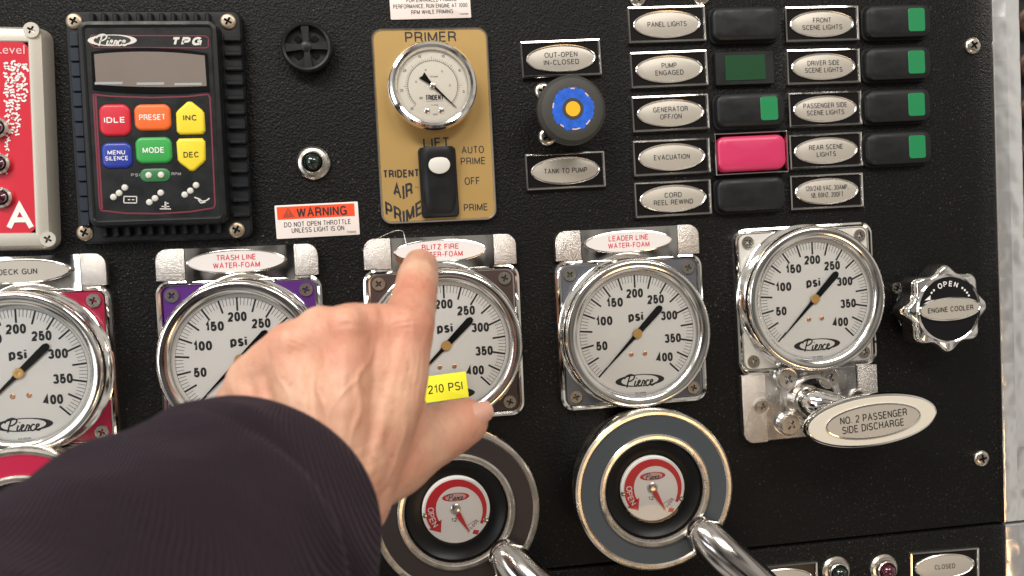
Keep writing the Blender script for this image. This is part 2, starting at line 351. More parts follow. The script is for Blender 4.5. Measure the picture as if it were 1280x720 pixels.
GL_ = {  # strokes in a unit box, natural width
 'A': (.70, [[(0, 0), (.5, 1), (1, 0)], [(.19, .36), (.81, .36)]]), 'B': (.58, [[(0, 0), (0, 1), (.5, 1)] + _a(.55, .76, .38, .24, 90, -90) + [(0, .52)], [(.5, .52)] + _a(.58, .26, .42, .26, 90, -90) + [(0, 0)]]),
 'C': (.64, [_a(.52, .5, .5, .5, 38, 322, 22)]), 'D': (.62, [[(0, 0), (0, 1), (.4, 1)] + _a(.45, .5, .55, .5, 90, -90, 14) + [(0, 0)]]),
 'E': (.52, [[(1, 1), (0, 1), (0, 0), (1, 0)], [(0, .52), (.92, .52)]]), 'F': (.50, [[(1, 1), (0, 1), (0, 0)], [(0, .5), (.88, .5)]]),
 'G': (.68, [_a(.5, .5, .5, .5, 40, 318, 22) + [(.98, .1), (.98, .47), (.55, .47)]]), 'H': (.60, [[(0, 0), (0, 1)], [(1, 0), (1, 1)], [(0, .52), (1, .52)]]),
 'I': (.0, [[(.5, 0), (.5, 1)]]), 'K': (.60, [[(0, 0), (0, 1)], [(.95, 1), (.05, .38)], [(.38, .62), (1, 0)]]), 'L': (.50, [[(0, 1), (0, 0), (1, 0)]]),
 'M': (.74, [[(0, 0), (0, 1)], [(0, 1), (.5, .06)], [(.5, .06), (1, 1)], [(1, 1), (1, 0)]]), 'N': (.60, [[(0, 0), (0, 1)], [(0, 1), (1, 0)], [(1, 0), (1, 1)]]),
 'O': (.70, [_O]), 'P': (.56, [[(0, 0), (0, 1), (.5, 1)] + _a(.55, .73, .45, .27, 90, -90) + [(0, .46)]]), 'R': (.60, [[(0, 0), (0, 1), (.5, 1)] + _a(.55, .74, .42, .26, 90, -90) + [(0, .48)], [(.6, .48), (.9, .38), (1, 0)]]),
 'S': (.58, [_a(.5, .75, .46, .25, 25, 200, 12) + [(.2, .56), (.8, .45)] + _a(.5, .25, .5, .25, 20, -160, 12)]), 'T': (.56, [[(0, 1), (1, 1)], [(.5, 1), (.5, 0)]]),
 'U': (.60, [[(0, 1), (0, .35)] + _a(.5, .33, .5, .33, 180, 360, 12) + [(1, .35), (1, 1)]]), 'V': (.66, [[(0, 1), (.5, 0), (1, 1)]]), 'W': (.96, [[(0, 1), (.25, 0)], [(.25, 0), (.5, 1)], [(.5, 1), (.75, 0)], [(.75, 0), (1, 1)]]),
 'X': (.62, [[(0, 0), (1, 1)], [(0, 1), (1, 0)]]), 'Z': (.58, [[(0, 1), (1, 1)], [(.97, .98), (.03, .02)], [(0, 0), (1, 0)]]),
 '0': (.52, [_O]), '1': (.30, [[(.05, .76), (.6, .82), (.85, 1), (.85, 0)]]), '2': (.52, [_a(.5, .73, .48, .27, 170, -15, 12) + [(.75, .45), (.2, .2), (.02, 0), (1, 0)]]),
 '3': (.52, [_a(.48, .755, .44, .245, 160, -90, 14), _a(.48, .26, .50, .26, 90, -165, 14)]), '4': (.54, [[(.74, 0), (.74, 1), (0, .27), (1, .27)]]),
 '5': (.52, [[(.93, 1), (.16, 1), (.06, .46), (.25, .58)] + _a(.5, .32, .48, .32, 95, -160, 14)]), '6': (.52, [_a(.5, .32, .48, .32, 180, -180, 20), [(.02, .34)] + _a(.52, .5, .5, .5, 170, 40, 10)]),
 '7': (.52, [[(0, 1), (1, 1), (.45, .3), (.35, 0)]]), '8': (.52, [_a(.5, .76, .42, .24, 90, 450, 20), _a(.5, .27, .49, .27, 90, 450, 20)]), '9': (.52, [_a(.5, .68, .48, .32, 0, 360, 20), [(.98, .66)] + _a(.48, .5, .5, .5, -10, -140, 10)]),
 '-': (.32, [[(0, .38), (1, .38)]]), '/': (.34, [[(0, 0), (1, 1)]]), ',': (.05, [[(.6, .08), (.3, -.14)]]), '.': (.05, [[(.5, 0), (.5, .1)]]), ':': (.05, [[(.5, .1), (.5, .2)], [(.5, .6), (.5, .7)]]), '!': (.1, [[(.5, .32), (.5, 1)], [(.5, 0), (.5, .14)]]),
 '\u00d8': (.70, [_O, [(.02, -.02), (.98, 1.02)]]),
 'p': (.50, [[(0, .74), (0, -.24)], [(0, .45)] + _a(.5, .35, .5, .35, 150, -150, 16)]), 's': (.44, [_a(.5, .53, .44, .18, 25, 200, 10) + [(.2, .40), (.8, .31)] + _a(.5, .175, .5, .175, 20, -160, 10)]), 'i': (.0, [[(.5, 0), (.5, .70)], [(.5, .86), (.5, 1)]])}
def poly_stroke(p, t, z):
    n = len(p); cl = n > 3 and abs(p[0][0]-p[-1][0]) + abs(p[0][1]-p[-1][1]) < t*0.2
    if cl: p = p[:-1]; n -= 1
    V = []
    for i in range(n):
        a = Vector(p[i-1]) if (i or cl) else None; b = Vector(p[i]); c = Vector(p[(i+1) % n]) if (i < n-1 or cl) else None
        d1 = (b-a).normalized() if a is not None else None; d2 = (c-b).normalized() if c is not None else None
        if d1 is None: d1 = d2
        if d2 is None: d2 = d1
        d = (d1+d2); d = d.normalized() if d.length > 1e-6 else d1
        k = 1/max(0.38, d.dot(d1)); nn = Vector((-d.y, d.x))*t/2*k
        V += [(b.x+nn.x, b.y+nn.y, z), (b.x-nn.x, b.y-nn.y, z)]
    Fc = [[2*i, 2*i+1, 2*((i+1) % n)+1, 2*((i+1) % n)] for i in range(n if cl else n-1)]
    return V, Fc
def T(s, w, h, x=0, y=0, z=0, bold=0.0, shear=0.0, rot=0, gap=0.16):
    """sans lettering drawn with strokes, fitted to width w and capital height h, centred on x, y; bold 0.02 is a heavy face"""
    if any(c not in GL_ and c != ' ' for c in s): return T_font(s, w, h, x, y, z, 0, shear, rot)
    st = 0.125 + bold*2.4 if bold > 0.01 else 0.145
    pos, cx = [], 0.0
    for c in s:
        if c == ' ': cx += 0.30 + gap; pos.append(None); continue
        g = GL_[c]; pos.append(cx + st/2); cx += g[0] + st + gap
    W_ = cx - gap; k = (w / W_) if w is not None else h; t = st*h*(1 if w is None else min(1.15, max(0.72, (k/h)**0.5)))
    gs = []; zi = 0; ox = 0
    for c, p0 in zip(s, pos):
        if p0 is None: continue
        g = GL_[c]
        for sk_ in g[1]:
            pts_ = [((p0 + a*g[0])*k - W_*k/2, t/2 + b*(h-t) - h/2) for a, b in sk_]
            if len(pts_) == 2 and pts_[0] == pts_[1]: continue
            gs.append(poly_stroke(pts_, t, 0.00001*(zi % 4))); zi += 1
    gj = join(*gs)
    if shear: gj = ([(v_[0] + shear*v_[1], v_[1], v_[2]) for v_ in gj[0]], gj[1])
    return move(gj, x, y, z, rot)
def T_font(s, w, h, x=0, y=0, z=0, bold=0.0, shear=0.0, rot=0):
    """text fitted to width w and height h (of its own box), centred on x, y"""
    V, Fc = tgeo(s, bold, shear)
    xs = [v[0] for v in V]; ys = [v[1] for v in V]
    x0, x1, y0, y1 = min(xs), max(xs), min(ys), max(ys)
    if w is None: w = h * (x1-x0) / (y1-y0)
    g = ([((v[0]-(x0+x1)/2)*w/(x1-x0), (v[1]-(y0+y1)/2)*h/(y1-y0), 0) for v in V], Fc)
    return move(g, x, y, z, rot)
def arctext(s, r, h, a_mid, step, z=0, inward=False, bold=0.02):
    out = []; n = len(s)
    for i, ch in enumerate(s):
        if ch == ' ': continue
        a = a_mid - (i - (n-1)/2) * step * (1 if not inward else -1)
        rot = rad(a - 90 if not inward else a + 90)
        out.append(T(ch, None, h, r*math.cos(rad(a)), r*math.sin(rad(a)), z, bold, rot=rot))
    return join(*out)
SCRIPT = [[(0.7, -0.1), (0.95, 0.8), (1.35, 2.0)], [(0.35, 1.45), (0.7, 1.95), (1.5, 2.2), (2.15, 1.9), (1.95, 1.35), (1.35, 1.0), (1.0, 1.05)],
          [(2.35, 1.0), (2.1, 0.25), (2.3, 0.02), (2.6, 0.35), (2.95, 0.6), (3.15, 0.9), (2.95, 1.05), (2.72, 0.6), (2.85, 0.05), (3.2, 0.1), (3.5, 0.55), (3.65, 0.95), (3.95, 0.85), (3.8, 0.3), (3.75, 0.0)],
          [(4.75, 0.85), (4.5, 1.0), (4.15, 0.6), (4.2, 0.05), (4.6, 0.05), (4.95, 0.45), (5.35, 0.75), (5.3, 1.0), (5.0, 0.85), (4.98, 0.15), (5.3, 0.0), (5.9, 0.4)], [(2.5, 1.4), (2.6, 1.5)]]
def script(w, x=0, y=0, z=0, t=0.22, rot=0):
    k = w / 5.6
    return move(join(*[move(ribbon(s, t), -3.1, -1.0) for s in SCRIPT]), x, y, z, rot, k, k*0.95)
def logo(w, h, x=0, y=0, z=0, dark=None, light=None, ink=None, rot=0):
    dark = dark or inkd; light = light or dialw; ink = ink or inkd
    a, b = w/2, h/2
    g = [(flat(o_el(a, b)), dark), (move(flat(o_el(a*0.76, b*0.86)), 0, 0, 0.00006), light), (script(w*0.64, 0, -h*0.01, 0.00012, 0.26), ink)]
    return [(move(q, x, y, z, rot), m) for q, m in g]

# ---- screws
def crossr(t, L, wd):
    c, s = abs(math.cos(t)), abs(math.sin(t)); f = lambda a, b: min(a/c if c > 1e-6 else 9, b/s if s > 1e-6 else 9)
    return max(f(L, wd), f(wd, L))
def screw_mesh(name, r, dome, ang, headm=None, csk=False):
    n = 48; headm = headm or screwm
    ring = lambda rr, z: [(rr*math.cos(2*math.pi*i/n), rr*math.sin(2*math.pi*i/n), z) for i in range(n)]
    cr_ = lambda k, z: [(crossr(2*math.pi*i/n + ang, r*0.52*k, r*0.13*k)*math.cos(2*math.pi*i/n), crossr(2*math.pi*i/n + ang, r*0.52*k, r*0.13*k)*math.sin(2*math.pi*i/n), z) for i in range(n)]
    prof = [ring(r, 0), ring(r*0.99, dome*0.35), ring(r*0.86, dome*0.75), ring(r*0.62, dome)] if not csk else [ring(r*1.0, 0), ring(r*0.97, dome), ring(r*0.6, dome*1.02)]
    return mesh(name, [(loft(prof + [cr_(1, dome)], top=False), headm), (loft([cr_(1, dome), cr_(0.7, dome - r*0.45)], top=True), inkd)], 40)
SC_S = [screw_mesh('gauge_screw', 0.0052, 0.0012, rad(a), csk=True) for a in (20, 48, 75)]
SC_G = screw_mesh('governor_screw', 0.0060, 0.0020, rad(30), mat('dull_screw', (0.42, 0.34, 0.25), 0.42, 0.9, noise=(400, 0.3)))
SC_D = [screw_mesh('dome_screw', 0.0073, 0.0030, rad(a)) for a in (10, 55, 80)]

# ================================================================== THE SETTING
yseam = P(1100, 669).y
xtrim = (P(1237, 0).x + P(1252, 655).x) / 2
def slab(x0, x1, y0, y1, z0, z1, r=0.002, bev=0.0012):
    fn = o_rr(x1-x0, y1-y0, r, 3)
    return move(swp(fn, [(0, z0), (0, z1-bev), (bev*0.3, z1-bev*0.3), (bev, z1)], bottom=True), (x0+x1)/2, (y0+y1)/2)
struct('upper_panel', mesh('upper_panel', [(slab(-0.62, xtrim+0.002, yseam+0.0008, 0.42, -0.004, 0), panelm)]), 'black wrinkle-finish pump panel carrying the gauges')
struct('lower_panel', mesh('lower_panel', [(slab(-0.62, xtrim+0.002, -0.48, yseam-0.0008, -0.004, 0.0006, bev=0.003), panelm)]), 'second black wrinkle-finish panel below the seam')
xr = P(1272, 60).x
struct('back_wall', mesh('back_wall', [(slab(-0.66, 0.75, -0.5, 0.45, -0.02, -0.012), mat('dark_recess', (0.01, 0.01, 0.01), 0.7))]), 'dark surface behind the panels')
tl = 'swirl-polished aluminium strip along the right edge, '
for nm, y0, y1, lb in (('trim_strip', yseam+0.0012, 0.42, tl + 'above the seam'), ('trim_strip', -0.48, yseam-0.0012, tl + 'below the seam')):
    yy = (y0+y1)/2
    t = thing(nm, lb, 'trim strip', (xtrim+xr)/2, yy, group='aluminium trim strips')
    wd_ = xr - xtrim - 0.0005
    part('strip', mesh('strip', [(slab(-wd_/2, wd_/2, y0-yy, y1-yy, -0.006, 0.0035, bev=0.0008), swirl)]), t)
    part('edge_bead', mesh('edge_bead', [(slab(-0.0006, 0.0006, y0-yy, y1-yy, -0.006, 0.0045, r=0.0004, bev=0.0004), chrome)]), t, x=-wd_/2-0.0008)

# ================================================================== GAUGES
A_, RC = 0.0555, 0.0605
def corner_insert():
    y0 = math.sqrt(RC*RC - A_*A_); r = 0.006; pts = [(A_, y0)]
    for i in range(7):
        a = rad(90*i/6); pts.append((A_-r+r*math.cos(a), A_-r+r*math.sin(a)))
    pts.append((y0, A_)); a0 = math.atan2(A_, y0); a1 = math.atan2(y0, A_)
    for i in range(1, 12): a = a0 + (a1-a0)*i/12; pts.append((RC*math.cos(a), RC*math.sin(a)))
    return pts
INS = corner_insert()
def outline(pts, n_off=0.0012):
    c = Vector((sum(p[0] for p in pts)/len(pts), sum(p[1] for p in pts)/len(pts)))
    return pts
def plate_mesh():
    f = o_rr(0.123, 0.1215, 0.011)
    return mesh('base_plate', [(swp(f, [(0, 0), (0, 0.0045), (0.0008, 0.0060), (0.0024, 0.0066), (0.0040, 0.0060), (0.0046, 0.0050)], bottom=True), chrome)])
PLATE = plate_mesh()
COLLAR = mesh('collar', [(lathe([(0.0612, 0.0045), (0.0610, 0.0062), (0.0598, 0.0068), (0.0590, 0.0075), (0.0560, 0.0115), (0.0535, 0.0125), (0.0530, 0.0185)], top=False), chrome)])
bezelm = mat('bezel_chrome', (0.86, 0.84, 0.80), 0.13, 1, bump=(20, 0.04, 0.002), rvar=(40, 0.08, 0.2))
BEZEL = mesh('bezel', [(lathe([(0.0550, 0.0165), (0.0580, 0.0170), (0.0590, 0.0190), (0.0592, 0.0215), (0.0589, 0.0243), (0.0580, 0.0260), (0.0568, 0.0268), (0.0555, 0.0270), (0.0525, 0.0264), (0.0502, 0.0254), (0.0495, 0.0246), (0.0493, 0.0230), (0.0493, 0.0226)], top=False), bezelm)])
GLASS = mesh('glass', [(lathe([(0.0493, 0.0228), (0.0492, 0.0236), (0.03, 0.0238), (0.01, 0.0239)], top=True), glassm)])
def dial_ring():
    g = [(annulus(0.0, 0.0, 0), dialw)]
    return None
DIAL = mesh('dial', [(move(flat(o_ci(0.0508)), 0, 0, 0.0200), dialw)])
DIAL_IN = mesh('inner_wall', [(lathe([(0.0503, 0.0202), (0.0488, 0.0212), (0.0490, 0.0224), (0.0503, 0.0226)], top=False), mat('grey_spacer', (0.5, 0.49, 0.47), 0.35, 0.5))])
def tick_print():
    g = []
    for v in range(0, 401, 5):
        a = rad(225 - v*270/400); maj = v % 25 == 0
        r1 = 0.0462; r0 = r1 - (0.0100 if maj else 0.0058); w = 0.00135 if maj else 0.00032
        g.append(line(r0*math.cos(a), r0*math.sin(a), r1*math.cos(a), r1*math.sin(a), w))
    g.append(annulus(0.0461, 0.0463, 0, -45, 225, 120)); g.append(quad(0.0022, 0.0007, 0, 0, 0.0495))
    for s, x, y in (('50', -0.0290, -0.0045-0.0035), ('100', -0.0262, 0.0115), ('150', -0.0170, 0.0255), ('200', -0.0004, 0.0318), ('250', 0.0165, 0.0260), ('300', 0.0268, 0.0125), ('350', 0.0290, -0.0058), ('400', 0.0215, -0.0205)):
        g.append(T(s, 0.0133*len(s)/3.0, 0.0071, x, y, 0, 0.062))
    g.append(T('psi', 0.0118, 0.0078, -0.0004, 0.0135, 0, 0.055))
    g.append(T('03-0029', 0.0085, 0.0013, 0.0005, -0.0475, 0, 0))
    return flatmesh('dial_print', [(join(*g), inkd)] + logo(0.0400, 0.0098, 0.0005, -0.0375))
PRINT = tick_print()
NEEDLE = mesh('pointer', [(move(prism([(-0.0420, -0.0002), (-0.006, -0.0014), (-0.002, -0.0021), (0.016, -0.0026), (0.0262, -0.0028), (0.0285, -0.0016), (0.0290, 0), (0.0285, 0.0016), (0.0262, 0.0028), (0.016, 0.0026), (-0.002, 0.0021), (-0.006, 0.0014), (-0.0420, 0.0002)], 0.0210, 0.0216)), gloss)], 30)
HUB = mesh('hub', [(lathe([(0.0038, 0.0214), (0.0038, 0.0220), (0.0034, 0.0224), (0.0012, 0.0225), (0.0006, 0.0224)], 40), brass)])
DSC = mesh('dial_screw', [(lathe([(0.0018, 0.0200), (0.0018, 0.0205), (0.0012, 0.0208), (0.0008, 0.0204)], 24), mat('copper', (0.72, 0.42, 0.26), 0.4, 1))])
def insert_mesh(m):
    return mesh('corner_insert_' + m.name, [(prism(INS, 0.0045, 0.0063), m)])
def tab_block(w, h, side, foot=False):
    """cast block with one rounded outer corner; side -1 left, 1 right"""
    pts = [(-side*w/2, -h/2), (side*w/2, -h/2)]
    for i in range(9):
        a = rad(90*i/8); pts.append((side*(w/2-0.009+0.009*math.cos(a)), h/2-0.009+0.009*math.sin(a)))
    pts.append((-side*w/2, h/2))
    if foot: pts = [(a, -b) for a, b in pts]
    c = (0, 0)
    def f(o): return [(a*(1-2*o/w), b*(1-2*o/h)) for a, b in pts]
    return mesh('textured_block', [(swp(f, [(0, 0), (0, 0.0064), (0.0003, 0.0071), (0.0008, 0.0073)], bottom=True), cast)])
def saddle_mesh():
    # curved chrome bridge under the oval: sinks towards the bezel
    rows = []; nx, ny = 20, 8; V = []; Fc = []
    for j in range(ny+1):
        for i in range(nx+1):
            x = -0.0396 + 0.0792*i/nx; y = -0.0135 + 0.0265*j/ny
            z = 0.0060 + 0.0028*math.exp(-((x/0.026)**2)) * math.cos((y-0.002)*90) + 0.0012*(abs(x)/0.04)**8
            V.append((x, y, z))
    for j in range(ny):
        for i in range(nx):
            a = j*(nx+1)+i; Fc.append([a, a+1, a+nx+2, a+nx+1])
    base = swp(o_rr(0.0792, 0.0265, 0.0008), [(0, 0), (0, 0.0058)], bottom=True)
    return mesh('saddle', [((V, Fc), chrome), (move(base, 0, -0.0003), chrome)])
SADDLE = saddle_mesh()
OVALB = mesh('oval_rim', [(swp(o_lens(0.0362, 0.0090), [(0, 0.006), (0, 0.0098), (0.0003, 0.0106), (0.0010, 0.0108), (0.0013, 0.0102)]), chrome)])
OVALW = mesh('oval_face', [(swp(o_lens(0.0350, 0.0081), [(0, 0.0103), (0.0004, 0.0106)]), mat('label_white', (0.74, 0.70, 0.68), 0.35, coat=0.3))])
OVALS = mesh('oval_face_silver', [(swp(o_lens(0.0350, 0.0081), [(0, 0.0103), (0.0004, 0.0106)]), silver)])
TBL, TBR = tab_block(0.0212, 0.0240, -1), tab_block(0.0180, 0.0240, 1)
GG = 'round pressure gauges on chrome base plates'
def gauge(cx, cy, rot, enamel, text, label, ink=None, face=None, top=True, needle=45.0):
    needle += random.uniform(-1.2, 1.2)
    t = thing('pressure_gauge', label, 'gauge', cx, cy, rot, group=GG)
    part('base_plate', PLATE, t); im = insert_mesh(enamel)
    for k in range(4):
        part('corner_insert', im, t, rot=rad(90*k))
    s = 0.0490
    for k, (x, y) in enumerate(((s, s), (-s, s), (-s, -s), (s, -s))): part('screw', SC_S[k % 3], t, x, y, 0.0064)
    part('collar', COLLAR, t); part('bezel', BEZEL, t)
    d = part('dial', DIAL, t); part('dial_print', PRINT, d, z=0.0202); part('pointer', NEEDLE, d, rot=rad(needle)); part('hub', HUB, d)
    part('dial_screw', DSC, d, -0.0056, -0.0165); part('dial_screw', DSC, d, 0.0056, -0.0163); part('inner_wall', DIAL_IN, d)
    part('glass', GLASS, t)
    if top:
        ty = 0.06075 + 0.0115
        part('textured_block', TBL, t, -0.0490, ty-0.0002); part('textured_block', TBR, t, 0.0503, ty-0.0002)
        part('saddle', SADDLE, t, 0.0015, ty-0.0016)
        o = part('label_oval', OVALB, t, -0.0005, ty + 0.0004)
        part('label_face', face or OVALW, o)
        ls = [(T(s_, w_, 0.0042, 0, y_, 0, 0.004), ink or inkr) for s_, w_, y_ in text]
        part('lettering', flatmesh('lettering', ls), o, z=0.01075)
    return t
def from_screws(tl_, tr_, bl_, br_):
    q = [P(*p, 0.0064) for p in (tl_, tr_, bl_, br_)]; c = sum(q, Vector())/4
    h = (q[1]-q[0]+q[3]-q[2]); return c.x, c.y, math.atan2(h.y, h.x), h.length/2
gb = from_screws((711, 341), (861, 333), (717, 497), (869, 487))
ga = P(638, 503, .0064); gc = P(631, 345, .0064); gl = P(471, 353, .0064)
print('gauge D screws', gb, 'C width', (gc-gl).length, 'C height', (gc-ga).length)
gd = gauge(gb[0], gb[1], rad(0.2), gry, [('LEADER LINE', 0.0325, 0.0031), ('WATER-FOAM', 0.0340, -0.0027)], 'pressure gauge with grey corners marked LEADER LINE WATER-FOAM in red')
cC = ((gc + gl)/2).x, ((gc + ga)/2).y
gauge(cC[0], cC[1], rad(-0.6), brn, [('BLITZ FIRE', 0.0285, 0.0031), ('WATER-FOAM', 0.0340, -0.0027)], 'pressure gauge with dark brown corners behind the pointing finger, yellow tape across its dial')
pB1, pB2 = P(209, 368, .0064), P(383, 359, .0064)
gauge((pB1.x+pB2.x)/2+0.001, (pB1.y+pB2.y)/2 - 0.0505, rad(-0.6), purp, [('TRASH LINE', 0.0285, 0.0031), ('WATER-FOAM', 0.0340, -0.0027)], 'pressure gauge with purple corners marked TRASH LINE, partly covered by the sleeve', needle=44)
pA1, pA2 = P(117, 372, .0064), P(128, 542, .0064)
gauge((pA1.x+pA2.x)/2 - 0.0490, (pA1.y+pA2.y)/2, rad(-0.6), crim, [('DECK GUN', 0.0265, 0.0)], 'pressure gauge with crimson corners cut off by the left edge, grey DECK GUN oval', ink=inkd, face=OVALS, needle=44)
qE = [P(*p, .0064) for p in ((932, 298), (1076, 293), (938, 454), (1083, 444))]
ce = sum(qE, Vector())/4
ge = gauge(ce.x, ce.y, rad(0.6), clr, None, 'pressure gauge with pale corners and a pull rod mount below it, rightmost gauge', top=False)
# lower mount of the rightmost gauge
mt = part('rod_mount', mesh('rod_mount', [(swp(o_rr(0.0846, 0.057, 0.001), [(0, 0), (0, 0.0050), (0.0010, 0.0062)], bottom=True), pcast),
     (move(lathe([(0.0275, 0.0055), (0.0265, 0.0075), (0.0225, 0.0120), (0.0205, 0.0136), (0.0190, 0.0140), (0.0180, 0.0136), (0.0172, 0.0120), (0.0168, 0.006)], 64, top=False), 0, 0.004), pcast),
     (move(lathe([(0.0170, 0.0090), (0.001, 0.0090)], 48), 0, 0.004), gloss)]), ge, -0.0005, -0.0880)
part('textured_block', tab_block(0.0205, 0.057, -1, True), ge, -0.0500, -0.0885)
part('textured_block', tab_block(0.0175, 0.057, 1, True), ge, 0.0510, -0.0885)
SC_B = screw_mesh('mount_screw', 0.0068, 0.0018, rad(35), csk=True)
SC_B = screw_mesh('mount_screw', 0.0078, 0.0014, rad(35), mat('mount_screw_metal', (0.50, 0.46, 0.41), 0.35, 0.9, noise=(300, 0.2)), csk=True)
BOSS_B = mesh('boss_big', [(lathe([(0.0098, 0.005), (0.0094, 0.0118), (0.0090, 0.0126), (0.0080, 0.0124)], 40), pcast)])
BOSS_S = mesh('boss_small', [(lathe([(0.0066, 0.005), (0.0065, 0.0080), (0.0060, 0.0086), (0.0054, 0.0082)], 40), pcast)])
for px, py, big in ((984, 474, 1), (1036, 473, 1), (951, 507, 0), (987, 531, 1), (1071, 497, 0)):
    q = P(px, py, 0.0135 if big else 0.0085)
    bo = part('screw_boss', BOSS_B if big else BOSS_S, ge, q.x-ce.x, q.y-ce.y)
    part('screw', SC_B if big else SC_S[0], bo, 0, 0, 0.0125 if big else 0.0083)

# yellow tape
tq = P(550, 485, 0.0245)
tp = thing('tape_label', 'small yellow tape strip reading 210 PSI stuck across the gauge glass', 'label', tq.x, tq.y, rad(3.5), 0.0243)
part('strip', mesh('tape_strip', [(swp(o_rr(0.0420, 0.0200, 0.0006), [(0, 0), (0, 0.0002), (0.0001, 0.00025)]), tape_y)]), tp)
part('lettering', flatmesh('tape_text', [(T('210 PSI', 0.0265, 0.0066, 0.0040, -0.0003, 0, 0), inkd)]), tp, z=0.0003)

# pull handle
hb = P(1003, 500, 0.012); he = P(1088, 525, 0.052)
pl = thing('discharge_pull_rod', 'chrome pull rod with an oval plate reading NO. 2 PASSENGER SIDE DISCHARGE', 'handle', hb.x, hb.y, 0, 0.009)
v = he - hb
part('rod', mesh('rod', [(tube([(0, 0, -0.004), (0.003, -0.0005, 0.012), (0.014, -0.003, 0.020), (0.030, -0.008, 0.0275)], [0.0125, 0.0125, 0.0118, 0.0100], 32), chrome)]), pl)
part('sleeve_ring', mesh('sleeve_ring', [(tube([(-0.0002, 0, 0.001), (0.0012, 0, 0.011)], [0.0138, 0.0134], 40, smooth=False), brushed)]), pl)
hp = part('oval_plate', mesh('oval_plate', [(swp(o_el(0.0560, 0.0212), [(0.004, -0.007), (0.0005, -0.004), (0, -0.001), (0.0010, 0.0015), (0.0030, 0.0022)], bottom=True), chrome)]), pl, v.x, v.y, 0.044, rad(3.2))
part('oval_border', mesh('oval_border', [(swp(o_el(0.0535, 0.0185), [(0, 0.0020), (0.0003, 0.0027)]), mat('cream_enamel', (0.66, 0.61, 0.52), 0.3, coat=0.3))]), hp)
part('oval_inner_rim', mesh('oval_inner_rim', [(swp(o_el(0.0400, 0.0135), [(0, 0.0025), (0.0002, 0.0036), (0.0012, 0.0037), (0.0016, 0.0031)]), chrome)]), hp)
part('oval_face', mesh('oval_plate_face', [(swp(o_el(0.0386, 0.0121), [(0, 0.0030), (0.0002, 0.0033)]), silver)]), hp)
part('lettering', flatmesh('pull_text', [(T('NO. 2 PASSENGER', 0.0560, 0.0058, 0.0005, 0.0036, 0, 0.006), inkd), (T('SIDE DISCHARGE', 0.0520, 0.0058, -0.0005, -0.0040, 0, 0.006), inkd)]), hp, z=0.00345)

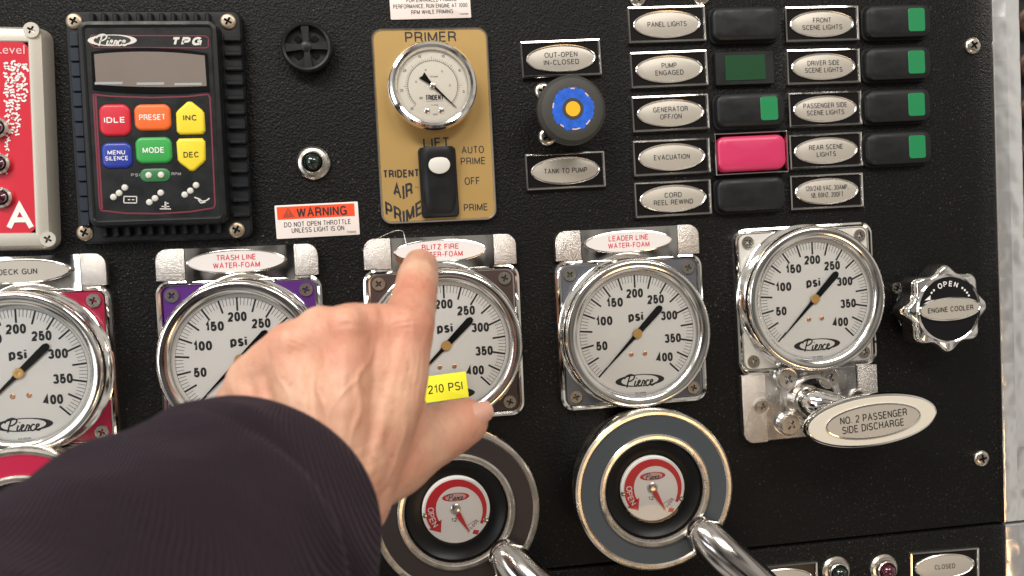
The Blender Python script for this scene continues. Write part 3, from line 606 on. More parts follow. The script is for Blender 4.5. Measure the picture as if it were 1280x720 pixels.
# ================================================================== VALVE WHEELS
def valve(px, py, ring_m, label, lever=True, rpx=100.5, nrot=0):
    w0 = 0.040; c = P(px, py, w0); t = thing('valve_control', label, 'valve control', c.x, c.y, rad(0.5), 0, group='round valve controls below the gauges')
    part('housing', mesh('housing', [(lathe([(0.0560, 0), (0.0590, 0.010), (0.0622, 0.026), (0.0634, 0.036), (0.0628, 0.0395), (0.0612, 0.0410), (0.0592, 0.0408), (0.0580, 0.0395)], top=False), brushed)]), t)
    part('colour_ring', mesh('colour_ring', [(lathe([(0.0582, 0.0388), (0.0580, 0.0394), (0.0440, 0.0394), (0.0438, 0.0388)], top=False), ring_m)]), t)
    part('inner_ring', mesh('inner_ring', [(lathe([(0.0445, 0.0385), (0.0442, 0.0412), (0.0428, 0.0425), (0.0408, 0.0422), (0.0392, 0.0405), (0.0385, 0.0370), (0.0382, 0.0300)], top=False), brushed)]), t)
    part('black_well', mesh('black_well', [(lathe([(0.0384, 0.0385), (0.0376, 0.0360), (0.0330, 0.0330), (0.0290, 0.0325), (0.0270, 0.0320), (0.0262, 0.0310)], top=True), mat('well_black', (0.005, 0.005, 0.005), 0.35, spec=0.25))]), t)
    d = part('indicator_dial', mesh('indicator_dial', [(lathe([(0.0258, 0.0315), (0.0257, 0.0338), (0.0250, 0.0344)], 72), dialw)]), t)
    band = ([], [])
    for i in range(61):
        u = i/60; a = rad(-34 + 246*u); ri = 0.0208 - 0.0056*min(1, u*1.15)
        band[0].extend([(ri*math.cos(a), ri*math.sin(a), 0), (0.0232*math.cos(a), 0.0232*math.sin(a), 0)])
        if i: band[1].append([2*i-2, 2*i-1, 2*i+1, 2*i])
    pc = lambda r_, a_: (r_*math.cos(rad(a_)), r_*math.sin(rad(a_)))
    pr = [(band, red), (poly([pc(0.0250, 211), pc(0.0205, 232), pc(0.0130, 208)]), red),
          (line(0.0172*math.cos(rad(-32)), 0.0172*math.sin(rad(-32)), 0.0150*math.cos(rad(-60)), 0.0150*math.sin(rad(-60)), 0.0004), inkr),
          (arctext('OPEN', 0.0192, 0.0046, 192, 11.5, 0.0001, inward=True, bold=0.0), white), (T('12:1', 0.0075, 0.0028, -0.0005, -0.0075, 0, 0), inkd),
          (arctext('CLOSE', 0.0180, 0.0022, -47, 7, 0.0001, inward=True, bold=0), inkd), (poly([(0.0125, -0.0165), (0.0165, -0.0175), (0.0150, -0.0205), (0.011, -0.0195)]), red)]
    pr += logo(0.0205, 0.0064, 0.0002, 0.0098, 0.0001, dark=red, light=mat('pale_logo', (0.6, 0.4, 0.38), 0.5))
    part('dial_print', flatmesh('valve_print', pr), d, z=0.0346)
    part('pointer', mesh('valve_pointer', [(prism([(0, -0.0022), (0.0165, -0.0002), (0.0165, 0.0002), (0, 0.0022)], 0, 0.0005), red)]), d, 0.001, -0.003, 0.0352, rad(-62+nrot))
    part('centre_screw', mesh('centre_screw', [(lathe([(0.0040, 0), (0.0040, 0.0008), (0.0030, 0.0014), (0.0008, 0.0014)], 32), brushed)]), d, -0.0005, 0.0008, 0.0346)
    for a in (184, -24): part('rim_screw', mesh('rim_screw', [(lathe([(0.0020, 0), (0.0019, 0.0008), (0.0010, 0.0012)], 24), screwm)]), d, 0.0240*math.cos(rad(a)), 0.0240*math.sin(rad(a)), 0.0344)
    part('glass', mesh('valve_glass', [(lathe([(0.0268, 0.0362), (0.0265, 0.0368), (0.012, 0.0372), (0.004, 0.0373)], 72), glassm)]), t)
    if lever:
        part('lever', mesh('lever', [(tube([(0.0290, -0.0290, 0.0385), (0.0310, -0.0312, 0.0415), (0.0350, -0.0360, 0.0470), (0.0470, -0.0500, 0.0560), (0.066, -0.070, 0.062), (0.085, -0.092, 0.066)], [0.0050, 0.0105, 0.0142, 0.0152, 0.0154, 0.0156], 32), steel)]), t)
        part('grip', mesh('grip', [(tube([(0.0795, -0.0855, 0.065), (0.100, -0.108, 0.069)], [0.0164, 0.0168], 32, smooth=False), brushed)]), t)
    return t
valve(819, 613, mat('slate_ring', (0.050, 0.062, 0.073), 0.45, spec=0.3), 'round valve control with a slate grey ring, below the LEADER LINE gauge')
valve(571, 640, mat('brown_ring', (0.026, 0.020, 0.020), 0.45, spec=0.3), 'round valve control with a dark brown ring, below the taped gauge and the thumb')
valve(27, 672, mat('crimson_ring', (0.42, 0.006, 0.045), 0.35), 'round valve control with a crimson ring in the bottom left corner')

# ================================================================== PLACARDS
FR = mesh('frame', [(swp(o_rr(0.0650, 0.0292, 0.0010), [(0, 0), (0, 0.0030), (0.0005, 0.0040), (0.0016, 0.0042), (0.0021, 0.0034), (0.0022, 0.0022)], top=False), chrome)])
BK = mesh('backing', [(swp(o_rr(0.0610, 0.0252, 0.0004), [(0, 0.0006), (0.0002, 0.0024)]), mat('placard_black', (0.006, 0.005, 0.005), 0.22, spec=0.3))])
OR_ = mesh('oval_rim_small', [(swp(o_el(0.0282, 0.0111), [(0, 0.0022), (0.0002, 0.0036), (0.0009, 0.0041), (0.0016, 0.0038), (0.0019, 0.0034)], top=False), mat('worn_chrome', (0.80, 0.76, 0.70), 0.2, 1))])
OF = mesh('oval_face_small', [(swp(o_el(0.0266, 0.0095), [(0, 0.0022), (0, 0.0035), (0.0003, 0.0036)]), silver)])
GP = 'black placards with silver ovals in chrome frames'
def placard(c4, lines, label, w=None):
    x, y, ww, hh, r = R4(c4, 0.002)
    t = thing('placard', label, 'placard', x, y, r*0.7, group=GP)
    part('frame', FR, t); part('backing', BK, t); o = part('oval', OF, t); part('oval_rim', OR_, o)
    n = len(lines); g = []
    for i, (s, lw) in enumerate(lines):
        g.append((T(s, lw, 0.0041, 0, (n-1)*0.0029 - i*0.0058, 0, 0.004), inkd))
    part('lettering', flatmesh('placard_text', g), o, z=0.0037)
    return t
def c4(x0, y0, x1, y1): return [(x0, y0), (x1, y0 - 3), (x1 + 2, y1 - 5), (x0 + 3, y1 - 1)]
placard([(783, 12), (880, 8), (882, 50), (786, 53)], [('PANEL LIGHTS', 0.0325)], 'placard reading PANEL LIGHTS, top of the left column')
placard([(786, 68), (882, 64), (885, 105), (789, 110)], [('PUMP', 0.0125), ('ENGAGED', 0.0235)], 'placard reading PUMP ENGAGED beside the dark green indicator')
placard([(788, 122), (884, 118), (886, 160), (791, 166)], [('GENERATOR', 0.0290), ('OFF/ON', 0.0180)], 'placard reading GENERATOR OFF/ON')
placard([(790, 178), (886, 173), (887, 215), (792, 220)], [('EVACUATION', 0.0300)], 'placard reading EVACUATION beside the pink switch')
placard([(791, 230), (888, 225), (889, 266), (794, 272)], [('CORD', 0.0145), ('REEL REWIND', 0.0330)], 'placard reading CORD REEL REWIND, lowest of the left column')
placard([(980, 11), (1071, 8), (1072, 50), (982, 52)], [('FRONT', 0.0160), ('SCENE LIGHTS', 0.0350)], 'placard reading FRONT SCENE LIGHTS, top of the right column')
placard([(981, 65), (1073, 61), (1074, 103), (984, 105)], [('DRIVER SIDE', 0.0280), ('SCENE LIGHTS', 0.0330)], 'placard reading DRIVER SIDE SCENE LIGHTS')
placard([(985, 118), (1074, 114), (1075, 155), (987, 159)], [('PASSENGER SIDE', 0.0385), ('SCENE LIGHTS', 0.0330)], 'placard reading PASSENGER SIDE SCENE LIGHTS')
placard([(986, 170), (1075, 165), (1076, 207), (988, 212)], [('REAR SCENE', 0.0300), ('LIGHTS', 0.0170)], 'placard reading REAR SCENE LIGHTS to the right of the pink switch')
placard([(987, 221), (1076, 217), (1077, 257), (989, 262)], [('120/240 VAC, 30AMP,', 0.0380), ('1Ø, 60HZ, 200FT', 0.0290)], 'placard reading 120/240 VAC, 30AMP, lowest of the right column')
placard([(651, 54), (748, 50), (750, 92), (654, 98)], [('OUT-OPEN', 0.0265), ('IN-CLOSED', 0.0285)], 'placard reading OUT-OPEN IN-CLOSED above the round pull knob')
placard([(656, 195), (754, 191), (757, 231), (658, 237)], [('TANK TO PUMP', 0.0350)], 'placard reading TANK TO PUMP beside the gold primer plate')
placard([(1134, 690), (1222, 684), (1225, 724), (1137, 731)], [('CLOSED', 0.0190)], 'placard reading CLOSED at the bottom right of the lower panel')
placard([(930, 710), (1018, 702), (1021, 742), (934, 750)], [('OPEN', 0.0150)], 'placard cut off by the bottom edge, its lower half out of view')

# ================================================================== SWITCHES
def pillow(w, h, r, zt, crown, seg=8):
    f = o_rr(w, h, r, seg); m = min(w, h)/2; prof = [(0, 0.001), (0.0002, zt*0.6), (0.0010, zt*0.88), (0.0026, zt)]
    rings = [[(x, y, z) for x, y in f(o)] for o, z in prof]
    last = f(0.0026)
    for k in (0.8, 0.6, 0.4, 0.2): rings.append([(x*k, y*k, zt + crown*(1-k*k)) for x, y in last])
    return loft(rings)
ROCK = mesh('rocker', [(pillow(0.0585, 0.0276, 0.0078, 0.0085, 0.0006), blackp)])
ROCKP = mesh('rocker_pink', [(pillow(0.0590, 0.0288, 0.0075, 0.0090, 0.0008), pink)])
RB = mesh('switch_bezel', [(swp(o_rr(0.0605, 0.0296, 0.0070), [(0, 0), (0, 0.0018), (0.0006, 0.0026), (0.0016, 0.0026), (0.0020, 0.0016)], bottom=False), blackp)])
RBC = mesh('switch_bezel_chrome', [(swp(o_rr(0.0625, 0.0340, 0.0012), [(0, 0), (0, 0.0075), (0.0004, 0.0080), (0.0009, 0.0080), (0.0012, 0.0070), (0.0012, 0.001)], top=False), chrome)])
WIN = mesh('window', [(swp(o_rr(0.0148, 0.0190, 0.0022), [(0, 0), (0, 0.0004), (0.0003, 0.0006)]), grn)])
GS = 'black rocker switches with green windows'
def rocker(px, py, label, win=True, m=ROCK, bez=RB, grp=GS, rot=0.6):
    c = P(px, py, 0.008); t = thing('rocker_switch', label, 'switch', c.x, c.y, rad(rot), group=grp)
    part('bezel', bez, t); r_ = part('rocker', m, t)
    if win: part('window', WIN, r_, 0.0150, 0.0002, 0.0088)
    return t
rocker(934, 29, 'plain black rocker switch right of the PANEL LIGHTS placard', False, grp='plain black rocker switches')
rocker(939, 137, 'black rocker switch with green window right of GENERATOR OFF/ON')
rocker(940, 191, 'bright pink rocker switch in a thin chrome frame', False, ROCKP, RBC, None)
rocker(940, 243, 'plain black rocker switch right of CORD REEL REWIND', False, grp='plain black rocker switches')
rocker(1124, 26, 'black rocker switch with green window right of FRONT SCENE LIGHTS')
rocker(1124, 79, 'black rocker switch with green window right of DRIVER SIDE SCENE LIGHTS')
rocker(1124, 132, 'black rocker switch with green window right of PASSENGER SIDE SCENE LIGHTS')
rocker(1125, 185, 'black rocker switch with green window right of REAR SCENE LIGHTS')
c = P(931, 85, 0.004); t = thing('indicator_window', 'flat dark green indicator in a square black housing by PUMP ENGAGED', 'indicator', c.x, c.y, rad(0.5))
part('housing', mesh('ind_housing', [(swp(o_rr(0.0500, 0.0270, 0.0012), [(0, 0), (0, 0.0040), (0.0005, 0.0046)]), blackp)]), t)
part('lens', mesh('ind_lens', [(swp(o_rr(0.0345, 0.0205, 0.0006), [(0, 0.0040), (0.0002, 0.0052)]), dgrn)]), t, 0, 0.0002)

# ================================================================== PRIMER PLATE
x, y, ww, hh, r = R4([(461, 36), (609, 34), (622, 275), (478, 281)], 0.002)
pp = thing('primer_plate', 'gold primer control plate with vacuum gauge reading PRIMER, LIFT and AIR PRIME', 'control plate', x, y, r*0.5)
part('rim', mesh('primer_rim', [(swp(o_rr(ww, hh, 0.0085), [(0, 0), (0, 0.0030), (0.0006, 0.0042), (0.0016, 0.0042), (0.0021, 0.0034)], top=False), chrome)]), pp)
pf = part('face', mesh('primer_face', [(swp(o_rr(ww-0.0040, hh-0.0040, 0.0065), [(0, 0.0005), (0.0002, 0.0036)]), gold)]), pp)
def LP(px, py, w=0.004): q = P(px, py, w); return q.x - x, q.y - y
def LT(s, px0, px1, py, hpx, bold=0.0, ink=inkd, **k):
    a, b = LP(px0, py), LP(px1, py); return (T(s, b[0]-a[0], hpx*0.00063, (a[0]+b[0])/2, (a[1]+b[1])/2, 0, bold, **k), ink)
g = [LT('PRIMER', 506, 570, 46, 13, 0.004), LT('LIFT', 529, 562, 178, 12, 0.0), LT('AUTO', 577, 605, 187, 9), LT('PRIME', 576, 607, 201, 9), LT('OFF', 581, 600, 226, 9.5), LT('PRIME', 580, 610, 259, 9),
     LT('TRIDENT', 479, 524, 217, 10, 0.045)]
def warp(gm, f): return ([f(*v) for v in gm[0]], gm[1])
a0, ac = LP(482, 240), LP(526, 240); pw = ac[0]-a0[0]
air = T('AIR', pw*0.55, 0.0088, 0, 0, 0, 0.03); air = warp(air, lambda a, b, z: (a, b*(1.45-abs(a)/pw*1.4) + abs(a)*0.45, z))
prm = T('PRIME', pw*1.04, 0.0098, 0, 0, 0, 0.03); prm = warp(prm, lambda a, b, z: (a, b*1.1 + abs(a)*0.55 - 0.006, z))
q = LP(504, 241); g.append((move(air, *q), inkd)); q = LP(505, 262); g.append((move(prm, *q), inkd)); q = LP(521, 234); g.append((T('TM', 0.0030, 0.0011, *q), inkd))
part('lettering', flatmesh('primer_text', g), pf, z=0.0037)
# vacuum gauge
c = P(541, 107, 0.018); vg = part('vacuum_gauge', mesh('vg_bezel', [(lathe([(0.0300, 0.003), (0.0300, 0.012), (0.0325, 0.0135), (0.0338, 0.0165), (0.0338, 0.0185), (0.0325, 0.0208), (0.0305, 0.0218), (0.0285, 0.0212), (0.0275, 0.0198), (0.0270, 0.0180)], top=False), chrome)]), pp, c.x-x, c.y-y, 0)
part('dial', mesh('vg_dial', [(move(flat(o_ci(0.0275)), 0, 0, 0.0170), mat('vacuum_dial', (0.80, 0.77, 0.68), 0.45))]), vg)
g = [annulus(0.0187, 0.0190, 0, -45, 225, 100)]
for i in range(61):
    a = rad(225 - i*4.5); l = 0.0030 if i % 10 == 0 else 0.0016
    g.append(line(0.0190*math.cos(a), 0.0190*math.sin(a), (0.0190+l)*math.cos(a), (0.0190+l)*math.sin(a), 0.0002))
for s, a in (('30', 225), ('25', 195-8), ('20', 150), ('15', 112), ('10', 68), ('5', 28), ('0', -12)):
    a = rad(a); g.append(T(s, 0.0009*len(s)+0.0006, 0.0020, 0.0238*math.cos(a), 0.0238*math.sin(a)))
for s, a in (('30', 165), ('20', 112), ('10', 55), ('5', 0)):
    a = rad(a); g.append(T(s, 0.0012, 0.0014, 0.0130*math.cos(a), 0.0130*math.sin(a)))
g += [T('TRIDENT', 0.0135, 0.0040, 0.0008, -0.0088, 0, 0.05), quad(0.0130, 0.0002, 0, 0.0008, -0.0115), T('VACUUM', 0.006, 0.0011, 0.001, 0.007), T('FEET', 0.0040, 0.0011, 0.001, -0.0215), T('in.Hg', 0.0050, 0.0012, 0.0005, -0.0145), T('30', 0.0026, 0.0018, -0.0095, -0.0090)]
part('dial_print', flatmesh('vg_print', [(join(*g), inkd)]), vg, z=0.0172)
part('pointer', mesh('vg_pointer', [(prism([(-0.0115, -0.0030), (-0.0105, 0), (-0.0115, 0.0030), (-0.003, 0.0011), (0.0240, 0.0002), (0.0240, -0.0002), (-0.003, -0.0011)], 0.0178, 0.0183), gloss)]), vg, rot=rad(-45))
part('hub', mesh('vg_hub', [(lathe([(0.0022, 0.0176), (0.0022, 0.0188), (0.0012, 0.0192)], 32), brushed)]), vg)
for sx in (-1, 1): part('dial_screw', mesh('vg_screw', [(lathe([(0.0022, 0.0170), (0.0021, 0.0178), (0.0012, 0.0182)], 24), brushed)]), vg, sx*0.0054, -0.0185)
part('glass', mesh('vg_glass', [(lathe([(0.0276, 0.0192), (0.0274, 0.0200), (0.012, 0.0206), (0.004, 0.0207)], 72), glassm)]), vg)
c = P(549, 227, 0.012); rk = part('rocker_switch', mesh('primer_switch_bezel', [(swp(o_rr(0.0290, 0.0545, 0.0030), [(0, 0.003), (0, 0.0060), (0.0010, 0.0075)]), blackp)]), pp, c.x-x, c.y-y, 0, rad(0.5))
def paddle():
    V = []; nx, ny = 10, 24; w, h = 0.0255, 0.0530; Fc = []
    for j in range(ny+1):
        for i in range(nx+1):
            u, v_ = i/nx*2-1, j/ny*2-1; wx = w/2*(1-0.10*abs(v_)**3)
            z = 0.0120 + 0.0030*v_ + 0.004*v_*v_*(v_ > 0) - 0.0028*abs(u)**5 - 0.0030*abs(v_)**8
            V.append((u*wx, v_*h/2, z))
    for j in range(ny):
        for i in range(nx): a = j*(nx+1)+i; Fc.append([a, a+1, a+nx+2, a+nx+1])
    rim = [i for i in range(nx+1)] + [j*(nx+1)+nx for j in range(1, ny+1)] + [ny*(nx+1)+i for i in range(nx-1, -1, -1)] + [j*(nx+1) for j in range(ny-1, 0, -1)]
    o = len(V); V += [(V[i][0]*1.02, V[i][1]*1.01, 0.004) for i in rim]; n = len(rim)
    for k in range(n): Fc.append([rim[k], rim[(k+1) % n], o+(k+1) % n, o+k])
    return V, Fc
part('paddle', mesh('paddle', [(paddle(), blackp)], 50), rk)
part('lens', mesh('white_lens', [(swp(o_el(0.0082, 0.0067), [(0, -0.003), (0, 0.0006), (0.0008, 0.0010)]), dotw)]), rk, 0.0008, 0.0125, 0.0148)

# ================================================================== PUMP GOVERNOR (control unit, top left)
x, y, ww, hh, r = R4([(82, 17), (301, 12), (318, 298), (99, 305)], 0.004)
tg = thing('pump_governor', 'black control unit with grey display and six coloured keys, marked TPG', 'control unit', x, y, r*0.6 - rad(0.6))
rim = mat('governor_housing', (0.008, 0.009, 0.011), 0.42, spec=0.3, bump=(600, 0.15, 0.0004))
part('flange', mesh('flange', [(swp(o_rr(ww, hh, 0.007), [(0, 0), (0, 0.0060), (0.0015, 0.0078), (0.0040, 0.0080)]), rim)]), tg)
fx, fy, fw, fh, fr_ = R4([(104, 33), (262, 31), (279, 272), (117, 276)], 0.020)
fx -= x; fy -= y
hs = part('raised_housing', mesh('raised_housing', [(swp(o_rr(fw+0.010, fh+0.010, 0.008), [(0, 0.0075), (0.0005, 0.0170), (0.0018, 0.0195), (0.0042, 0.0202), (0.0055, 0.0195), (0.0060, 0.0188)]), blackp)]), tg, fx, fy)
fin = mesh('fin', [(swp(o_rr(0.0135, 0.0042, 0.0012, 3), [(0, 0.0075), (0.0004, 0.0112), (0.0012, 0.0120)]), rim)])
nf = 13
finl = mesh('left_fin', [(swp(o_rr(0.0070, 0.0105, 0.0008, 3), [(0, 0.0075), (0.0003, 0.0120), (0.0008, 0.0126)]), mat('highlit_fin', (0.020, 0.026, 0.038), 0.4, spec=0.3))])  # bluish highlight of the side wall put into the left fins' colour
for i in range(nf):
    yy = -hh/2 + 0.018 + (hh-0.040)*i/(nf-1)
    part('fin', fin, tg, fx + fw/2 + 0.0128, yy); part('fin', finl, tg, fx - fw/2 - 0.0090, yy)
fin2 = mesh('top_fin', [(swp(o_rr(0.0042, 0.0085, 0.0012, 3), [(0, 0.0075), (0.0004, 0.0120), (0.0012, 0.0128)]), rim)])
for i in range(11):
    xx = fx - fw/2 + 0.004 + (fw-0.008)*i/10
    part('fin', fin2, tg, xx, hh/2 - 0.0072); part('fin', fin2, tg, xx, -hh/2 + 0.0085)
for px, py in ((90, 27), (283, 25), (107, 292), (297, 286)):
    q = P(px, py, 0.010); part('screw', SC_G, tg, q.x-x, q.y-y, 0.0078)
WZ = 0.0190
def GQ(px, py): q = P(px, py, WZ); return q.x - x - fx, q.y - y - fy
def gtext(s, px, py, wpx, hpx, ink, bold=0.01, z=0.0): a = GQ(px, py); return (T(s, wpx*0.00060, hpx*0.00060, a[0], a[1], z, bold), ink)
# display
def arcrect(x0, y0, x1, y1, bt, bb, n=14):
    """px corners, top bowed up by bt px and bottom bowed down by bb px"""
    pts = []
    for i in range(n+1): u = i/n; pts.append(GQ(x0+(x1-x0)*u+ (0), y0 - bt*(1-(2*u-1)**2)))
    for i in range(n+1): u = 1-i/n; pts.append(GQ(x0+3+(x1-x0)*u, y1 + bb*(1-(2*u-1)**2)))
    return pts
part('display_surround', mesh('display_surround', [(prism(arcrect(113, 66, 258, 113, 6, 4)[::-1], 0.0186, 0.0196), gloss)]), hs)
part('display', mesh('display', [(prism(arcrect(117, 69, 255, 107, 4, 2)[::-1], 0.0190, 0.0200), lcd)]), hs)
pr = []
def GL(pts, m, wpx=1.2): return (join(*[line(*GQ(*pts[i]), *GQ(*pts[i+1]), wpx*0.0006) for i in range(len(pts)-1)]), m)
pr.append(GL([(112, 45), (255, 44), (259, 47), (259, 58), (256, 59), (117, 60), (111, 55), (112, 45)], maroon, 1.3))
fr = [(116, 119), (140, 121), (190, 122), (235, 120), (259, 117), (262, 121), (270, 255), (268, 259), (240, 264), (200, 267), (160, 267), (128, 264), (126, 260), (116, 119)]
pr.append(GL(fr, maroon, 1.8)); pr.append(GL([(119, 121), (123, 180), (129, 262)], maroon, 2.2))
a = GQ(139, 51); pr += logo(0.0335, 0.0082, a[0], a[1], 0.0001, dark=dotw, light=inkd, ink=dotw)
a = GQ(232, 51); pr.append((T('TPG', 0.0215, 0.0060, a[0], a[1], 0, 0.05, shear=0.3), dotw))
for px, m in ((136, 0), (188, 0), (235, 0)): a = GQ(px, 105); pr.append((quad(0.0190, 0.0018, 0.0013, *a), dgry))
pr += [gtext('PSI', 170, 219, 10, 3.6, dgry), gtext('RPM', 221, 217, 11, 3.6, dgry)]
def icon_batt(px, py): return GL([(px-8, py-4), (px+8, py-4), (px+8, py+4), (px-8, py+4), (px-8, py-4)], dotw, 1.2)
pr += [icon_batt(164, 250), GL([(161, 250), (164, 250)], dotw), GL([(166, 250), (169, 250)], dotw), GL([(208, 252), (208, 260)], dotw, 2), GL([(201, 261), (215, 261)], dotw, 1.2), GL([(203, 258), (213, 258)], dotw, 1.2), GL([(208, 254), (212, 254)], dotw, 1.2),
       GL([(244, 246), (250, 248), (254, 251), (259, 250), (263, 247)], dotw, 1.6), GL([(249, 249), (252, 253), (258, 252)], dotw, 1.4)]
part('print', flatmesh('governor_print', pr), hs, z=0.0189)
def key(px, py, wpx, hpx, m, lines, ink, shape='rr', nm='key'):
    a = GQ(px, py); w, h = wpx*0.00060, hpx*0.00060
    if shape == 'rr':
        # sides slightly bowed
        f0 = o_rr(w, h, min(w, h)*0.24, 5)
        f = lambda o: [(xx*(1+0.05*(1-(yy/(h/2))**2)), yy*(1+0.05*(1-(xx/(w/2))**2))) for xx, yy in f0(o)]
    else:
        s = 1 if shape == 'up' else -1
        base = [(-w/2, -h*0.40), (-w*0.40, -h/2), (w*0.40, -h/2), (w/2, -h*0.40), (w*0.49, h*0.15), (w*0.42, h*0.24), (w*0.08, h*0.49), (0, h/2), (-w*0.08, h*0.49), (-w*0.42, h*0.24), (-w*0.49, h*0.15)]
        base = [(p[0], p[1]*s) for p in base]
        if s < 0: base = base[::-1]
        f = lambda o: [(xx*(1-2*o/w), yy*(1-2*o/h)) for xx, yy in base]
    k = part(nm, mesh('key', [(swp(f, [(0, 0.0186), (0.0002, 0.0194), (0.0012, 0.0202), (0.0022, 0.0204)]), m)], 60), hs, a[0], a[1])
    g = [(T(s_, w_*0.0006, 0.0041 if len(lines) == 1 else 0.0031, 0, (len(lines)-1)*0.0021 - i*0.0042, 0, 0.015), ink) for i, (s_, w_) in enumerate(lines)]
    part('lettering', flatmesh('key_text', g), k, z=0.0206)
key(144, 151, 35, 37, redk, [('IDLE', 24)], white); key(191, 147, 41, 31, orange, [('PRESET', 30)], white); key(238, 147, 34, 40, yel, [('INC', 16)], inkd, 'up')
key(147, 195, 34, 30, blue, [('MENU', 20), ('SILENCE', 26)], white); key(193, 188, 41, 31, green, [('MODE', 25)], white); key(240, 193, 34, 40, yel, [('DEC', 18)], inkd, 'down')
a = GQ(195, 219); k = part('status_lamps', mesh('status_lamps', [(swp(o_rr(0.0215, 0.0098, 0.0048), [(0, 0.0186), (0.0003, 0.0194), (0.0010, 0.0197)]), mat('dim_green', (0.03, 0.16, 0.05), 0.4))]), hs, *a)
DOT = mesh('lamp_dot', [(lathe([(0.0024, 0), (0.0020, 0.0010), (0.0010, 0.0014)], 20), dotw)])
for dx in (-0.0044, 0.0042): part('lamp', DOT, k, dx, 0, 0.0196)
for cx, cy in ((150, 242), (195, 248), (239, 238)):
    for k3, (dx, dy) in enumerate(((-7, 5), (0, 0), (7, -7))): a = GQ(cx+dx, cy+dy); part('lamp', DOT, hs, a[0], a[1], 0.0188)

# ================================================================== RED FOAM LEVEL PANEL (left edge)
x1_, y1_ = P(56, 28, .01), P(73, 300, .01); xr_ = (P(62, 150, .012).x); yt = P(20, 27, .012).y; yb = P(20, 310, .012).y
pw_, ph_ = 0.160, yt-yb
rp = thing('tank_level_gauge', 'bright red level panel in a cream rim with a white letter A', 'level gauge', xr_ - pw_/2, (yt+yb)/2, rad(-2.0) )
cream = mat('cream_metal', (0.60, 0.56, 0.48), 0.35, 0.5, noise=(40, 0.08), bump=(300, 0.05, 0.0005))
part('rim', mesh('level_rim', [(swp(o_rr(pw_, ph_, 0.009), [(0, 0), (0.0010, 0.0090), (0.0035, 0.0130), (0.0080, 0.0140), (0.0118, 0.0138), (0.0126, 0.0128)], top=False), cream)]), rp)
fc = part('face', mesh('level_face', [(swp(o_rr(pw_-0.0245, ph_-0.0245, 0.006), [(0, 0.006), (0.0002, 0.0128)]), mat('signal_red', (0.56, 0.009, 0.028), 0.35, coat=0.2))]), rp)
def RQ(px, py):
    q = P(px, py, 0.0135); dx, dy = q.x - (xr_ - pw_/2), q.y - (yt+yb)/2; c_, s_ = math.cos(rad(2.0)), math.sin(rad(2.0))
    return c_*dx - s_*dy, s_*dx + c_*dy
a = RQ(26, 271); g = [(T('A', 0.0190, 0.0190, a[0]-0.0008, a[1], 0, 0.022), white)]
a = RQ(6, 61); g.append((T('Tank Level', 0.0420, 0.0062, a[0]-0.008, a[1]-0.0003, 0, 0.02), mat('pink_print', (0.75, 0.45, 0.45), 0.5)))
for row in range(34):
    yy = 79 + row*4.2; n_ = 4 if row < 12 else (3 if row < 22 else 1)
    for colm in range(n_):
        px = (8 if row < 12 else 10) + colm*(7.5 if row < 12 else 6.0) + random.uniform(-2, 2) - row*0.05; k_ = 1.0 - row*0.012
        if px > 35: continue
        a = RQ(px, yy + random.uniform(-1, 1)); b = ribbon([(random.uniform(-.0022, -.0012)*k_, random.uniform(-.001, .001)), (0, random.uniform(-.0012, .0012)), (random.uniform(.0010, .0022)*k_, random.uniform(-.0010, .0012))], 0.0014*k_, 0.00001*(colm % 4))
        g.append((move(b, a[0], a[1], 0, random.uniform(-.6, .9)), white))
part('print', flatmesh('level_print', g), fc, z=0.0131)
SC_R = screw_mesh('rim_screw', 0.0056, 0.0014, rad(30), cream, csk=True)
for px, py in ((40, 38), (61, 299)): a = RQ(px, py); part('screw', SC_R, rp, a[0], a[1], 0.0138)
for px, py in ((-2, 160), (0, 205), (3, 247)):
    a = RQ(px, py); l = part('lamp', mesh('level_lamp', [(lathe([(0.0075, 0.0128), (0.0073, 0.0160), (0.0058, 0.0172), (0.0050, 0.0165), (0.0048, 0.0150)], 40, top=False), brushed)]), rp, a[0], a[1])
    part('lens', mesh('level_lens', [(lathe([(0.0050, 0.0150), (0.0042, 0.0185), (0.0020, 0.0200)], 32), lens_r)]), l)

# ================================================================== STICKERS
x, y, ww, hh, r = R4([(343, 257), (447, 252), (450, 293), (346, 299)], 0.0005)
ws = thing('warning_sticker', 'white sticker with orange WARNING band, DO NOT OPEN THROTTLE UNLESS LIGHT IS ON', 'sticker', x, y, r, 0.0004)
st = part('sheet', mesh('sheet', [(swp(o_rr(ww, hh, 0.0008), [(0, 0), (0, 0.0004), (0.0002, 0.0005)]), mat('sticker_white', (0.74, 0.66, 0.62), 0.35, noise=(50, 0.04)))]), ws)
tri = poly([(-0.0045, -0.0030), (0.0045, -0.0030), (0, 0.0042)])
g = [(quad(ww*0.93, hh*0.38, 0, -0.0006, hh*0.26), warn), (T('WARNING', ww*0.60, 0.0072, ww*0.06, hh*0.25, 0.0001, 0.02), inkd), (move(tri, -ww*0.34, hh*0.25, 0.0001), mat('dull_warning', (0.35, 0.05, 0.02), 0.5)), (T('!', None, 0.0045, -ww*0.34, hh*0.26, 0.0002, 0.02), warn),
     (T('DO NOT OPEN THROTTLE', ww*0.80, 0.0038, 0, -hh*0.09, 0, 0.003), inkd), (T('UNLESS LIGHT IS ON', ww*0.63, 0.0038, 0, -hh*0.27, 0, 0.003), inkd), (T('7109558', ww*0.11, 0.0014, ww*0.40, -hh*0.41), inkd)]
part('print', flatmesh('warning_print', g), st, z=0.0006)
x, y, ww, hh, r = R4([(485, -22), (586, -26), (589, 22), (489, 25)], 0.0005)
ws = thing('instruction_sticker', 'white instruction sticker cut off by the top edge above the gold plate', 'sticker', x, y, r*0.5, 0.0004)
